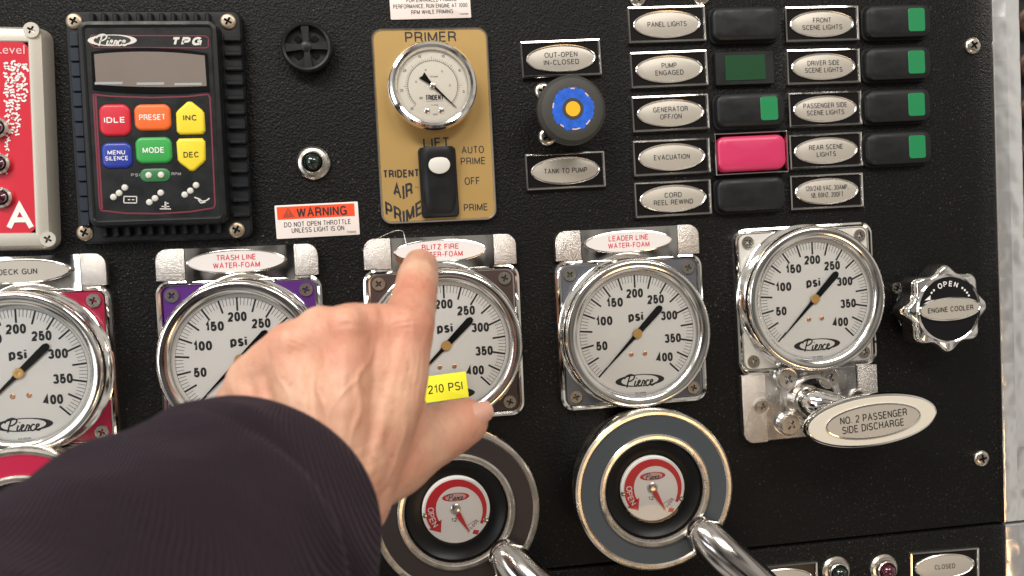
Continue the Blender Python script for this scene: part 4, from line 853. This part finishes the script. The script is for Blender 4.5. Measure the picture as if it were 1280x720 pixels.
st = part('sheet', mesh('sheet2', [(swp(o_rr(ww, hh, 0.0008), [(0, 0), (0, 0.0004), (0.0002, 0.0005)]), MATS['sticker_white'])]), ws)
b0 = -hh/2
g = [(T('FOR ENHANCED PRIMING', ww*0.62, 0.0032, 0.001, b0+0.0145), inkd), (T('PERFORMANCE, RUN ENGINE AT 1000', ww*0.92, 0.0032, 0, b0+0.0098), inkd), (T('RPM WHILE PRIMING', ww*0.52, 0.0032, 0.001, b0+0.0052), inkd), (T('7109559', ww*0.11, 0.0012, ww*0.41, b0+0.003), inkd)]
part('print', flatmesh('instruction_print', g), st, z=0.0006)

# ================================================================== KNOBS, VENT, LAMPS
c = P(715, 137, 0.034); kb = thing('pull_control', 'round black pull knob with a chipped blue ring and amber centre', 'knob', c.x, c.y)
part('stem', mesh('knob_stem', [(lathe([(0.0130, 0), (0.0130, 0.004), (0.0085, 0.005), (0.0085, 0.024)], 40), brushed)]), kb)
kk = part('head', mesh('knob_head', [(lathe([(0.0120, 0.018), (0.0200, 0.0195), (0.0252, 0.0240), (0.0266, 0.0290), (0.0262, 0.0330), (0.0235, 0.0362), (0.0200, 0.0372), (0.0172, 0.0374)], 96, bottom=True), rubber)]), kb)
def ragged(r0, r1, jag):
    n = 180; V = []; Fc = []
    for i in range(n):
        a = 2*math.pi*i/n; j = 0.0004*math.sin(a*9)+0.0004*math.sin(a*23+1)
        rr = r1 + (j if jag == 1 else 0)
        for c0, wd2, dp in ((1.55, .10, .0012), (2.95, .16, .0010), (-1.45, .22, .0014), (0.75, .16, .0011), (-2.2, .1, .0012), (-0.6, .12, 0.001)):
            d = (a - c0 + math.pi) % (2*math.pi) - math.pi
            if jag == 1 and abs(d) < wd2: rr -= dp
        V += [(r0*math.cos(a), r0*math.sin(a), 0), (rr*math.cos(a), rr*math.sin(a), 0)]
    for i in range(n): j = (i+1) % n; Fc.append([2*i, 2*i+1, 2*j+1, 2*j])
    return V, Fc
def chips():
    g = []
    for c0, wd2 in ((1.55, .10), (2.95, .13), (-1.45, .20), (0.75, .12), (-2.2, .1), (-0.75, .15)):
        g.append(annulus(0.0148, 0.0158, 0, math.degrees(c0-wd2), math.degrees(c0+wd2), 10))
    return join(*g)
part('emblem', flatmesh('emblem', [(ragged(0.0070, 0.0163, 1), blup), (move(chips(), 0, 0, 0.0001), mat('chip_pink', (0.62, 0.45, 0.48), 0.5)), (move(flat(o_ci(0.0082)), 0, 0, 0.0001), rubber), (move(flat(o_ci(0.0056)), 0, 0, 0.0002), amber)]), kk, z=0.0376)
def panel_screw(px, py, label, k=0, small=False):
    c = P(px, py, 0.001); t = thing('panel_screw', label, 'screw', c.x, c.y, 0, 0, group='dome headed screws in the black panel'); part('head', SC_D[k % 3] if not small else SC_S[1], t); return t
panel_screw(1216, 57, 'dome headed screw in the upper right of the panel by the polished strip', 1)
panel_screw(1227, 573, 'dome headed screw low on the panel by the polished strip', 2)
panel_screw(679, 114, 'dome headed screw peeking out at the upper left of the round pull knob', 0)
panel_screw(684, 171, 'dome headed screw at the lower left of the round pull knob', 1)
panel_screw(1122, 360, 'small screw just left of the engine cooler knob', 2, True)
panel_screw(797, -3, 'dome headed screw at the top edge above the PANEL LIGHTS placard, left one', 2)
panel_screw(877, -4, 'dome headed screw at the top edge above the PANEL LIGHTS placard, right one', 0)

c = P(383, 58, 0.010); vt = thing('round_vent', 'round black plastic vent cap with crossed ribs and four holes', 'vent', c.x, c.y)
part('cap', mesh('vent_cap', [(lathe([(0.0182, 0), (0.0190, 0.006), (0.0188, 0.0100), (0.0176, 0.0115), (0.0160, 0.0108), (0.0156, 0.0070)], 72, top=False), blackp), (move(flat(o_ci(0.0158)), 0, 0, 0.0055), blackp)]), vt)
for k in range(4):
    w_ = 0.0034 if k % 2 == 0 else 0.0034
    part('rib', mesh('rib', [(move(prism([(0.0, -w_/2), (0.0160, -w_*0.9), (0.0160, w_*0.9), (0.0, w_/2)], 0.0056, 0.0098)), blackp)], 30), vt, rot=rad(90*k+2))
    part('hole', mesh('hole', [(move(swp(o_rr(0.0052, 0.0046, 0.0012, 3), [(0, 0.0057), (0.0003, 0.0061)]), 0, 0), gloss)]), vt, 0.0088*math.cos(rad(45+90*k)), 0.0088*math.sin(rad(45+90*k)), 0, rad(45+90*k))
part('centre_boss', mesh('centre_boss', [(lathe([(0.0042, 0.0056), (0.0040, 0.0100), (0.0030, 0.0106)], 32), blackp)]), vt)

def lamp(px, py, lens, label, w=0.010, tilt=0):
    c = P(px, py, w*0.6); t = thing('indicator_lamp', label, 'indicator lamp', c.x, c.y, group='small round indicator lamps in metal rings')
    part('ring', mesh('lamp_ring', [(lathe([(0.0128, 0), (0.0126, 0.0025), (0.0110, 0.0042), (0.0092, 0.0046), (0.0084, 0.0075), (0.0076, 0.0082), (0.0068, 0.0070), (0.0066, 0.0050)], 56, top=False), brushed)]), t)
    part('lens', mesh('lamp_lens', [(lathe([(0.0067, 0.0050), (0.0064, 0.0085), (0.0050, 0.0115), (0.0028, 0.0130), (0.0010, 0.0134)], 40), lens)]), t)
lamp(391, 203, lens_d, 'round indicator lamp with a dark green lens above the WARNING sticker')
lamp(1048, 716, lens_d, 'dark lensed lamp at the bottom edge, left of the red one')
lamp(1108, 713, lens_r, 'dark red lensed lamp at the bottom edge beside the CLOSED placard')

# star knob
c = P(1186, 386, 0.034); sk = thing('star_knob', 'eight-lobed chrome ENGINE COOLER knob with a black face', 'knob', c.x, c.y, rad(1.0))
def star(k, z, r0=0.0340, amp=0.0028):
    n = 160; out = []
    for i in range(n):
        a = 2*math.pi*i/n; q = 0.5+0.5*math.cos(8*(a - math.pi/2)); rr = (r0 - amp + 2*amp*q**1.25)*k; out.append((rr*math.cos(a), rr*math.sin(a), z))
    return out
part('body', mesh('star_body', [(loft([star(0.80, 0.006), star(0.96, 0.010), star(1.0, 0.014), star(1.0, 0.027), star(0.985, 0.0300), star(0.94, 0.0325), star(0.90, 0.0332)], bottom=True), chrome)], 45), sk)
part('base', mesh('star_base', [(lathe([(0.0290, 0), (0.0288, 0.006), (0.0250, 0.009)], 64), gloss)]), sk)
part('face_ring', mesh('face_ring', [(lathe([(0.0285, 0.0325), (0.0283, 0.0342), (0.0272, 0.0350), (0.0262, 0.0345)], 72, top=False), chrome)]), sk)
fc = part('face', mesh('star_face', [(move(flat(o_ci(0.0264)), 0, 0, 0.0341), gloss)]), sk)
g = [(arctext('OPEN', 0.0205, 0.0044, 90, 13.5, 0), white)]
for k, a in enumerate((128, 136, 52, 44, 36, 28)): g.append((move(flat(o_ci(0.0009, 16)), 0.0205*math.cos(rad(a)), 0.0205*math.sin(rad(a))), white))
g.append((poly([(0.0200*math.cos(rad(142)), 0.0200*math.sin(rad(142))), (0.0228*math.cos(rad(158)), 0.0228*math.sin(rad(158))), (0.0182*math.cos(rad(152)), 0.0182*math.sin(rad(152)))]), white))
part('lettering', flatmesh('star_text', g), fc, z=0.0343)
o = part('label_oval', mesh('star_oval', [(swp(o_el(0.0272, 0.0098), [(0, 0.0341), (0.0003, 0.0362), (0.0010, 0.0366), (0.0016, 0.0361)]), chrome)]), sk)
part('label_face', mesh('star_oval_face', [(swp(o_el(0.0256, 0.0083), [(0, 0.0360), (0.0002, 0.0363)]), silver)]), o)
part('lettering', flatmesh('star_label', [(T('ENGINE COOLER', 0.0400, 0.0042, 0, 0, 0, 0.006), inkd)]), o, z=0.0365)

# fine wire loop
wq = [P(a, b, h) for a, b, h in ((453, 313, 0.009), (458, 306, 0.012), (474, 297, 0.011), (492, 289, 0.010), (503, 289, 0.009), (506, 297, 0.009), (508, 306, 0.010))]
wt = thing('thin_wire', 'hair-thin bent wire sticking up above the brown cornered gauge', 'wire', wq[0].x, wq[0].y)
part('strand', mesh('strand', [(tube([tuple(p - Vector((wq[0].x, wq[0].y, 0))) for p in wq], [0.00028]*len(wq), 8), brushed)]), wt)
# coiled hose beyond the trim
hx = P(1277, 100, 0).x + 0.012
hl = [(0.012*math.cos(i*0.7), 0.30 - i*0.0042, 0.006*math.sin(i*0.7)) for i in range(150)]
ho = thing('coiled_cable', 'brown coiled cable at the far right edge beyond the polished strip', 'cable', hx, 0, 0, 0.0)
part('coil', mesh('coil', [(tube(hl, [0.0036]*150, 10, k=2), mat('brown_cable', (0.10, 0.06, 0.04), 0.5))]), ho)

# ================================================================== PERSON: right arm and pointing hand
org = P(430, 520, 0.22)
pe = thing('person', 'person in a dark ribbed sleeve pointing an index finger at a gauge label', 'person', org.x, org.y, 0, 0.22)
def J(px, py, w, r): q = P(px, py, w) - org; return (Vector((q.x, q.y, w - 0.22)), r)
def capsule(a, b, n=20, m=8):
    """tapered capsule between two spheres"""
    (p, ra), (q, rb) = a, b; d = q - p; L = d.length; d = d.normalized() if L > 1e-6 else Vector((0, 0, 1)); u = d.orthogonal().normalized(); v = d.cross(u)
    sb = (ra - rb)/L if L > 1e-6 else 0; sb = max(-0.95, min(0.95, sb)); th0 = math.asin(sb); rings = []
    for i in range(m+1):
        th = -math.pi/2 + (th0 + math.pi/2)*i/m; rings.append((p + d*(ra*math.sin(th)), ra*math.cos(th)))
    for i in range(m+1):
        th = th0 + (math.pi/2 - th0)*i/m; rings.append((q + d*(rb*math.sin(th)), rb*math.cos(th)))
    rr = [[tuple(c_ + (u*math.cos(2*math.pi*j/n) + v*math.sin(2*math.pi*j/n))*max(r_, 1e-5)) for j in range(n)] for c_, r_ in rings]
    return loft(rr, top=True, bottom=True)
caps = []
def chain(*js):
    for i in range(len(js)-1): caps.append(capsule(js[i], js[i+1]))
wr = [J(345, 612, .232, .0190), J(385, 612, .240, .0210), J(420, 620, .238, .0205), J(442, 632, .228, .0185)]
im, mm, rm, pm = J(508, 412, .2120, .0150), J(434, 414, .2230, .0148), J(364, 436, .2180, .0146), J(314, 475, .2060, .0136)
chain(im, J(518, 372, .182, .0132), J(522, 350, .163, .0128), J(525, 333, .1400, .0112))     # index finger
chain(im, J(492, 500, .222, .0165), wr[3]); chain(mm, J(425, 510, .236, .0160), wr[2]); chain(rm, J(384, 520, .232, .0155), wr[1]); chain(pm, J(342, 540, .222, .0150), wr[0])
chain(J(470, 450, .219, .0150), J(455, 560, .226, .0200), wr[2]); chain(J(402, 455, .221, .0140), J(410, 560, .226, .0190)); chain(J(345, 490, .212, .0130), J(365, 570, .222, .0180))
chain(J(440, 480, .200, .0170), J(410, 590, .205, .0210)); chain(J(480, 470, .200, .0150), J(450, 590, .205, .0200)); chain(J(380, 490, .200, .0150), J(380, 590, .208, .0190))
# thumb
chain(J(450, 592, .215, .0235), J(490, 572, .208, .0222), J(524, 552, .196, .0190), J(557, 539, .188, .0162), J(569, 532, .184, .0156), J(582, 526, .181, .0138))
chain(J(505, 510, .205, .0120), J(520, 545, .198, .0130)); chain(J(490, 500, .203, .0160), J(500, 560, .203, .0170))
chain(mm, rm, pm); chain(im, J(472, 412, .2140, .0145), mm)
chain(J(402, 416, .219, .0145), J(395, 560, .228, .0190)); chain(J(472, 430, .216, .0150), J(440, 560, .228, .0190)); chain(J(342, 457, .210, .0144), J(358, 560, .222, .0180)); chain(J(298, 500, .200, .0122), J(330, 580, .215, .0180)); chain(pm, J(300, 520, .200, .0125), wr[0])
# the folded fingers behind the palm
chain(mm, J(446, 425, .178, .0115), J(448, 470, .160, .0105), J(444, 500, .172, .0095)); chain(rm, J(392, 450, .178, .0110), J(400, 490, .162, .0100), J(404, 520, .174, .0092)); chain(pm, J(345, 492, .176, .0098), J(362, 525, .164, .0090), J(372, 545, .174, .0082))
# knuckles and tendons on the back
for j in (J(433, 408, .2290, .0110), J(366, 430, .2240, .0104), J(315, 470, .2110, .0095), J(506, 408, .2180, .0105)): caps.append(capsule(j, (j[0] + Vector((0.0006, -0.004, 0.0)), j[1]*0.95)))
for a, b in ((J(506, 425, .2235, .0044), J(462, 575, .2425, .0050)), (J(432, 425, .2330, .0050), J(428, 580, .2475, .0054)), (J(372, 455, .2270, .0046), J(400, 575, .2470, .0052)), (J(322, 495, .2140, .0042), J(372, 570, .2400, .0050))): chain(a, b)
# forearm in the sleeve
chain(J(395, 620, .235, .0265), J(330, 670, .262, .0285), J(250, 735, .290, .0330))
skin_src = mesh('hand_src', [(g_, white) for g_ in caps])
tmp = bpy.data.objects.new('tmp', skin_src); C.objects.link(tmp)
m1 = tmp.modifiers.new('r', 'REMESH'); m1.mode = 'VOXEL'; m1.voxel_size = 0.0010
m2 = tmp.modifiers.new('s', 'SMOOTH'); m2.factor = 0.5; m2.iterations = 34
bpy.context.view_layer.update()
hand = bpy.data.meshes.new_from_object(tmp.evaluated_get(bpy.context.evaluated_depsgraph_get()))
bpy.data.objects.remove(tmp); hand.name = 'hand'
def skin_mat():
    m = bpy.data.materials.new('skin'); m.use_nodes = True; t = m.node_tree; b = t.nodes['Principled BSDF']
    tcn = t.nodes.new('ShaderNodeTexCoord')
    b.inputs['Roughness'].default_value = 0.48; b.inputs['Specular IOR Level'].default_value = 0.4
    b.inputs['Subsurface Weight'].default_value = 0.35; b.inputs['Subsurface Scale'].default_value = 0.0025; b.inputs['Subsurface Radius'].default_value = (1, 0.35, 0.2)
    n = t.nodes.new('ShaderNodeTexNoise'); n.inputs['Scale'].default_value = 38; n.inputs['Detail'].default_value = 5
    r_ = t.nodes.new('ShaderNodeValToRGB'); r_.color_ramp.elements[0].position = 0.36; r_.color_ramp.elements[1].position = 0.66
    r_.color_ramp.elements[0].color = (0.68, 0.41, 0.285, 1); r_.color_ramp.elements[1].color = (0.59, 0.29, 0.195, 1)
    t.links.new(tcn.outputs['Object'], n.inputs['Vector']); t.links.new(n.outputs['Fac'], r_.inputs['Fac'])
    n5 = t.nodes.new('ShaderNodeTexNoise'); n5.inputs['Scale'].default_value = 150; n5.inputs['Detail'].default_value = 2
    mr = t.nodes.new('ShaderNodeMapRange'); mr.inputs['From Min'].default_value = 0.68; mr.inputs['From Max'].default_value = 0.74
    t.links.new(tcn.outputs['Object'], n5.inputs['Vector']); t.links.new(n5.outputs['Fac'], mr.inputs['Value'])
    mx = t.nodes.new('ShaderNodeMix'); mx.data_type = 'RGBA'; mx.inputs[7].default_value = (0.36, 0.15, 0.09, 1)
    mu = t.nodes.new('ShaderNodeMath'); mu.operation = 'MULTIPLY'; mu.inputs[1].default_value = 0.28; t.links.new(mr.outputs['Result'], mu.inputs[0])
    t.links.new(mu.outputs[0], mx.inputs[0]); t.links.new(r_.outputs['Color'], mx.inputs[6])
    # redder knuckles
    last = mx.outputs[2]
    for j, rr in ((im[0], .020), (mm[0], .016), (rm[0], .014), (J(592, 510, .185, 0)[0], .014), (J(520, 365, .190, 0)[0], .013)):
        vm = t.nodes.new('ShaderNodeVectorMath'); vm.operation = 'DISTANCE'; vm.inputs[1].default_value = j; t.links.new(tcn.outputs['Object'], vm.inputs[0])
        q = t.nodes.new('ShaderNodeMapRange'); q.interpolation_type = 'SMOOTHSTEP'; q.inputs['From Min'].default_value = rr*1.7; q.inputs['From Max'].default_value = rr*0.4; q.inputs['To Max'].default_value = 0.5
        t.links.new(vm.outputs['Value'], q.inputs['Value'])
        m_ = t.nodes.new('ShaderNodeMix'); m_.data_type = 'RGBA'; m_.inputs[7].default_value = (0.56, 0.19, 0.125, 1); t.links.new(q.outputs['Result'], m_.inputs[0]); t.links.new(last, m_.inputs[6]); last = m_.outputs[2]
    t.links.new(last, b.inputs['Base Color'])
    n2 = t.nodes.new('ShaderNodeTexNoise'); n2.inputs['Scale'].default_value = 110; n2.inputs['Detail'].default_value = 6
    mp_ = t.nodes.new('ShaderNodeMapping'); mp_.inputs['Scale'].default_value = (1.6, 0.7, 1); mp_.inputs['Rotation'].default_value = (0, 0, rad(12))
    n3 = t.nodes.new('ShaderNodeTexVoronoi'); n3.inputs['Scale'].default_value = 700
    ad = t.nodes.new('ShaderNodeMath'); ad.operation = 'MULTIPLY_ADD'; ad.inputs[1].default_value = 0.15
    t.links.new(tcn.outputs['Object'], mp_.inputs['Vector']); t.links.new(mp_.outputs['Vector'], n2.inputs['Vector']); t.links.new(tcn.outputs['Object'], n3.inputs['Vector'])
    t.links.new(n3.outputs['Distance'], ad.inputs[0]); t.links.new(n2.outputs['Fac'], ad.inputs[2])
    bp = t.nodes.new('ShaderNodeBump'); bp.inputs['Strength'].default_value = 0.55; bp.inputs['Distance'].default_value = 0.0016
    t.links.new(ad.outputs[0], bp.inputs['Height']); t.links.new(bp.outputs['Normal'], b.inputs['Normal'])
    return m

import numpy as np
nv = len(hand.vertices); co = np.empty(nv*3); hand.vertices.foreach_get('co', co); co = co.reshape(-1, 3)
no = np.empty(nv*3); hand.vertices.foreach_get('normal', no); no = no.reshape(-1, 3); disp = np.zeros(nv)
back = np.clip((no[:, 2] - 0.05)/0.35, 0, 1)
def ridge(pts_, amp, wid, taper=True):
    """raised line along a path on the back of the hand"""
    q = [J(a, b, .235, 0)[0] for a, b in pts_]; q = catmull([(v_.x, v_.y) for v_ in q], 8); best = np.full(nv, 9.0); par = np.zeros(nv)
    for i in range(len(q)-1):
        a = np.array(q[i]); d = np.array(q[i+1]) - a; L = (d@d) or 1e-9
        t_ = np.clip(((co[:, :2]-a)@d)/L, 0, 1); dd = np.hypot(*(co[:, :2] - a - t_[:, None]*d).T); m_ = dd < best; best[m_] = dd[m_]; par[m_] = (i + t_[m_])/(len(q)-1)
    f = np.sin(np.pi*np.clip(par, 0.04, 0.96))**0.5 if taper else 1
    return amp*(0.72 if amp > 0.0006 else 1)*np.exp(-(best/wid)**2)*f
for p_, a_, w_ in (([(505, 425), (490, 480), (474, 540), (458, 600)], .0013, .0030), ([(434, 425), (432, 480), (430, 540), (428, 600)], .0015, .0030), ([(374, 450), (386, 500), (398, 560)], .0012, .0028), ([(322, 492), (345, 530), (370, 570)], .0009, .0026),
                   ([(470, 420), (462, 448), (448, 470), (452, 505), (440, 540), (446, 590)], .0009, .0013), ([(402, 430), (408, 455), (398, 480), (412, 515), (408, 560)], .0008, .0012), ([(345, 470), (362, 490), (368, 520), (390, 545)], .0007, .0011),
                   ([(448, 470), (425, 492), (412, 515)], .0006, .0010), ([(508, 450), (500, 490), (508, 530), (492, 580), (470, 620)], .0007, .0013), ([(545, 540), (520, 560), (498, 590)], .0007, .0018)):
    disp += ridge(p_, a_, w_)*back
# creases: thin grooves across knuckles, at the thumb joint and in the web
for (cx, cy), ang, n_c, half, gap_, amp in (((506, 398), 8, 5, 22, 7, .00042), ((434, 396), 2, 5, 20, 6, .00038), ((372, 428), -20, 4, 18, 6, .00032), ((519, 362), 6, 4, 20, 5, .00040), ((562, 531), -58, 5, 22, 5, .00048), ((520, 470), 80, 4, 34, 7, .00028), ((535, 520), -35, 5, 26, 7, .00034), ((400, 490), 75, 7, 60, 16, .00018), ((440, 590), 20, 6, 60, 13, .00030)):
    for i in range(n_c):
        o_ = (i - (n_c-1)/2)*gap_ + random.uniform(-1, 1); c_, q_ = math.cos(rad(ang)), math.sin(rad(ang)); bx, by = cx + q_*o_, cy + c_*o_
        hf = half*random.uniform(.6, 1); w2 = random.uniform(-2, 2)
        disp -= ridge([(bx - c_*hf, by + q_*hf), (bx, by + w2), (bx + c_*hf, by - q_*hf)], amp*random.uniform(.7, 1.2), .00075)*back
from mathutils import noise as mn
lo = np.array([mn.noise(Vector(v_)*55) for v_ in co]); hi = np.array([mn.noise(Vector((v_[0]*1.5, v_[1]*0.8, v_[2]))*190) for v_ in co])
disp += lo*0.0007 + hi*0.00028
co += no*disp[:, None]; hand.vertices.foreach_set('co', co.ravel()); hand.update()
hand.materials.clear(); hand.materials.append(skin_mat())
for p_ in hand.polygons: p_.use_smooth = True; p_.material_index = 0
part('hand', hand, pe)
nailm = mat('fingernail', (0.62, 0.34, 0.26), 0.35, coat=0.2)
def nail(j, nrm, along, w, l):
    nrm = Vector(nrm).normalized(); al = Vector(along); al = (al - nrm*al.dot(nrm)).normalized(); si = nrm.cross(al); V = []; Fc = []; nx, ny = 8, 8
    for jj in range(ny+1):
        for ii in range(nx+1):
            u, v_ = ii/nx*2-1, jj/ny*2-1; ww_ = w*(1 - 0.25*max(0, v_)**3 - 0.15*max(0, -v_)**2)
            V.append(tuple(j + si*(u*ww_) + al*(v_*l) - nrm*(0.45*w*u*u + 0.08*l*v_*v_)))
    for jj in range(ny):
        for ii in range(nx): a_ = jj*(nx+1)+ii; Fc.append([a_, a_+1, a_+nx+2, a_+nx+1])
    return mesh('nail', [((V, Fc), nailm)])
tj = J(592, 518, .181, 0)[0]; n_ = Vector((0.45, 0.25, 0.85)).normalized()
part('fingernail', nail(tj + n_*0.0112, n_, (0.9, 0.25, -0.3), 0.0062, 0.0072), pe)

# sleeve: a wide tube coming out towards the viewer's lower left
cl = [J(306, 667, .262, .0640), J(295, 676, .272, .0665), J(262, 702, .290, .0675), J(222, 736, .312, .0700), J(160, 797, .342, .0695), J(55, 900, .385, .0700), J(-105, 1050, .435, .0710), J(-300, 1180, .480, .0720)]
pts = catmull([tuple(c_[0]) for c_ in cl], 14); rr = [v_[0] for v_ in catmull([(c_[1], 0) for c_ in cl], 14)]
n = 220; rings = []; up = None
ax0 = (pts[1] - pts[0]).normalized()
for i, p_ in enumerate(pts):
    d = (pts[min(i+1, len(pts)-1)] - pts[max(i-1, 0)]).normalized()
    if up is None: up = Vector((0, 1, 0))
    up = (up - d*up.dot(d)).normalized(); s_ = d.cross(up); ring = []
    for j in range(n):
        a_ = 2*math.pi*j/n; s = i/14.0
        fold = 0.0018*math.sin(3*a_ + s*1.5) + 0.0012*math.sin(5*a_ - s*2.6 + 1) + 0.0009*math.sin(s*6.0 + 2*math.sin(a_*2))
        fold *= min(1, s*0.8 + 0.15)
        ring.append(tuple(p_ + (up*math.cos(a_) + s_*math.sin(a_))*(rr[i] + fold)))
    rings.append(ring)
def shrink(ring, k, off): c_ = sum((Vector(q) for q in ring), Vector())/len(ring); return [tuple(c_ + (Vector(q)-c_)*k + off) for q in ring]
r0 = rings[0]
hem = [shrink(r0, 0.55, ax0*0.020), shrink(r0, 0.78, ax0*0.006), shrink(r0, 0.90, -ax0*0.003), shrink(r0, 0.96, -ax0*0.0045), shrink(r0, 0.985, -ax0*0.003)]
def cloth_mat():
    m = bpy.data.materials.new('dark_ribbed_knit'); m.use_nodes = True; t = m.node_tree; b = t.nodes['Principled BSDF']
    b.inputs['Roughness'].default_value = 0.9; b.inputs['Specular IOR Level'].default_value = 0.15
    b.inputs['Sheen Weight'].default_value = 0.12; b.inputs['Sheen Roughness'].default_value = 0.45; b.inputs['Sheen Tint'].default_value = (0.5, 0.42, 0.55, 1)
    tcn = t.nodes.new('ShaderNodeTexCoord'); mp_ = t.nodes.new('ShaderNodeMapping'); mp_.inputs['Rotation'].default_value = (0, 0, rad(-20))
    w = t.nodes.new('ShaderNodeTexWave'); w.wave_type = 'BANDS'; w.bands_direction = 'X'; w.inputs['Scale'].default_value = 210; w.inputs['Distortion'].default_value = 0.6; w.inputs['Detail'].default_value = 1
    n1 = t.nodes.new('ShaderNodeTexNoise'); n1.inputs['Scale'].default_value = 30; n1.inputs['Detail'].default_value = 6
    t.links.new(tcn.outputs['Object'], mp_.inputs['Vector']); t.links.new(mp_.outputs['Vector'], w.inputs['Vector']); t.links.new(tcn.outputs['Object'], n1.inputs['Vector'])
    bp = t.nodes.new('ShaderNodeBump'); bp.inputs['Strength'].default_value = 0.9; bp.inputs['Distance'].default_value = 0.0010
    t.links.new(w.outputs['Fac'], bp.inputs['Height']); bp2 = t.nodes.new('ShaderNodeBump'); bp2.inputs['Strength'].default_value = 0.5; bp2.inputs['Distance'].default_value = 0.006
    t.links.new(n1.outputs['Fac'], bp2.inputs['Height']); t.links.new(bp.outputs['Normal'], bp2.inputs['Normal']); t.links.new(bp2.outputs['Normal'], b.inputs['Normal'])
    cr_ = t.nodes.new('ShaderNodeMix'); cr_.data_type = 'RGBA'; cr_.inputs[6].default_value = (0.0095, 0.0065, 0.0095, 1); cr_.inputs[7].default_value = (0.031, 0.0195, 0.027, 1)
    t.links.new(w.outputs['Fac'], cr_.inputs[0]); t.links.new(cr_.outputs[2], b.inputs['Base Color'])
    return m
part('sleeve', mesh('sleeve', [(loft(hem + rings, top=True, bottom=False), cloth_mat())], 80), pe)
#print([(o.name, o.parent.name) for o in bpy.data.objects if o.name in ('lettering.020', 'print.001')])
print('objects', len(bpy.data.objects))
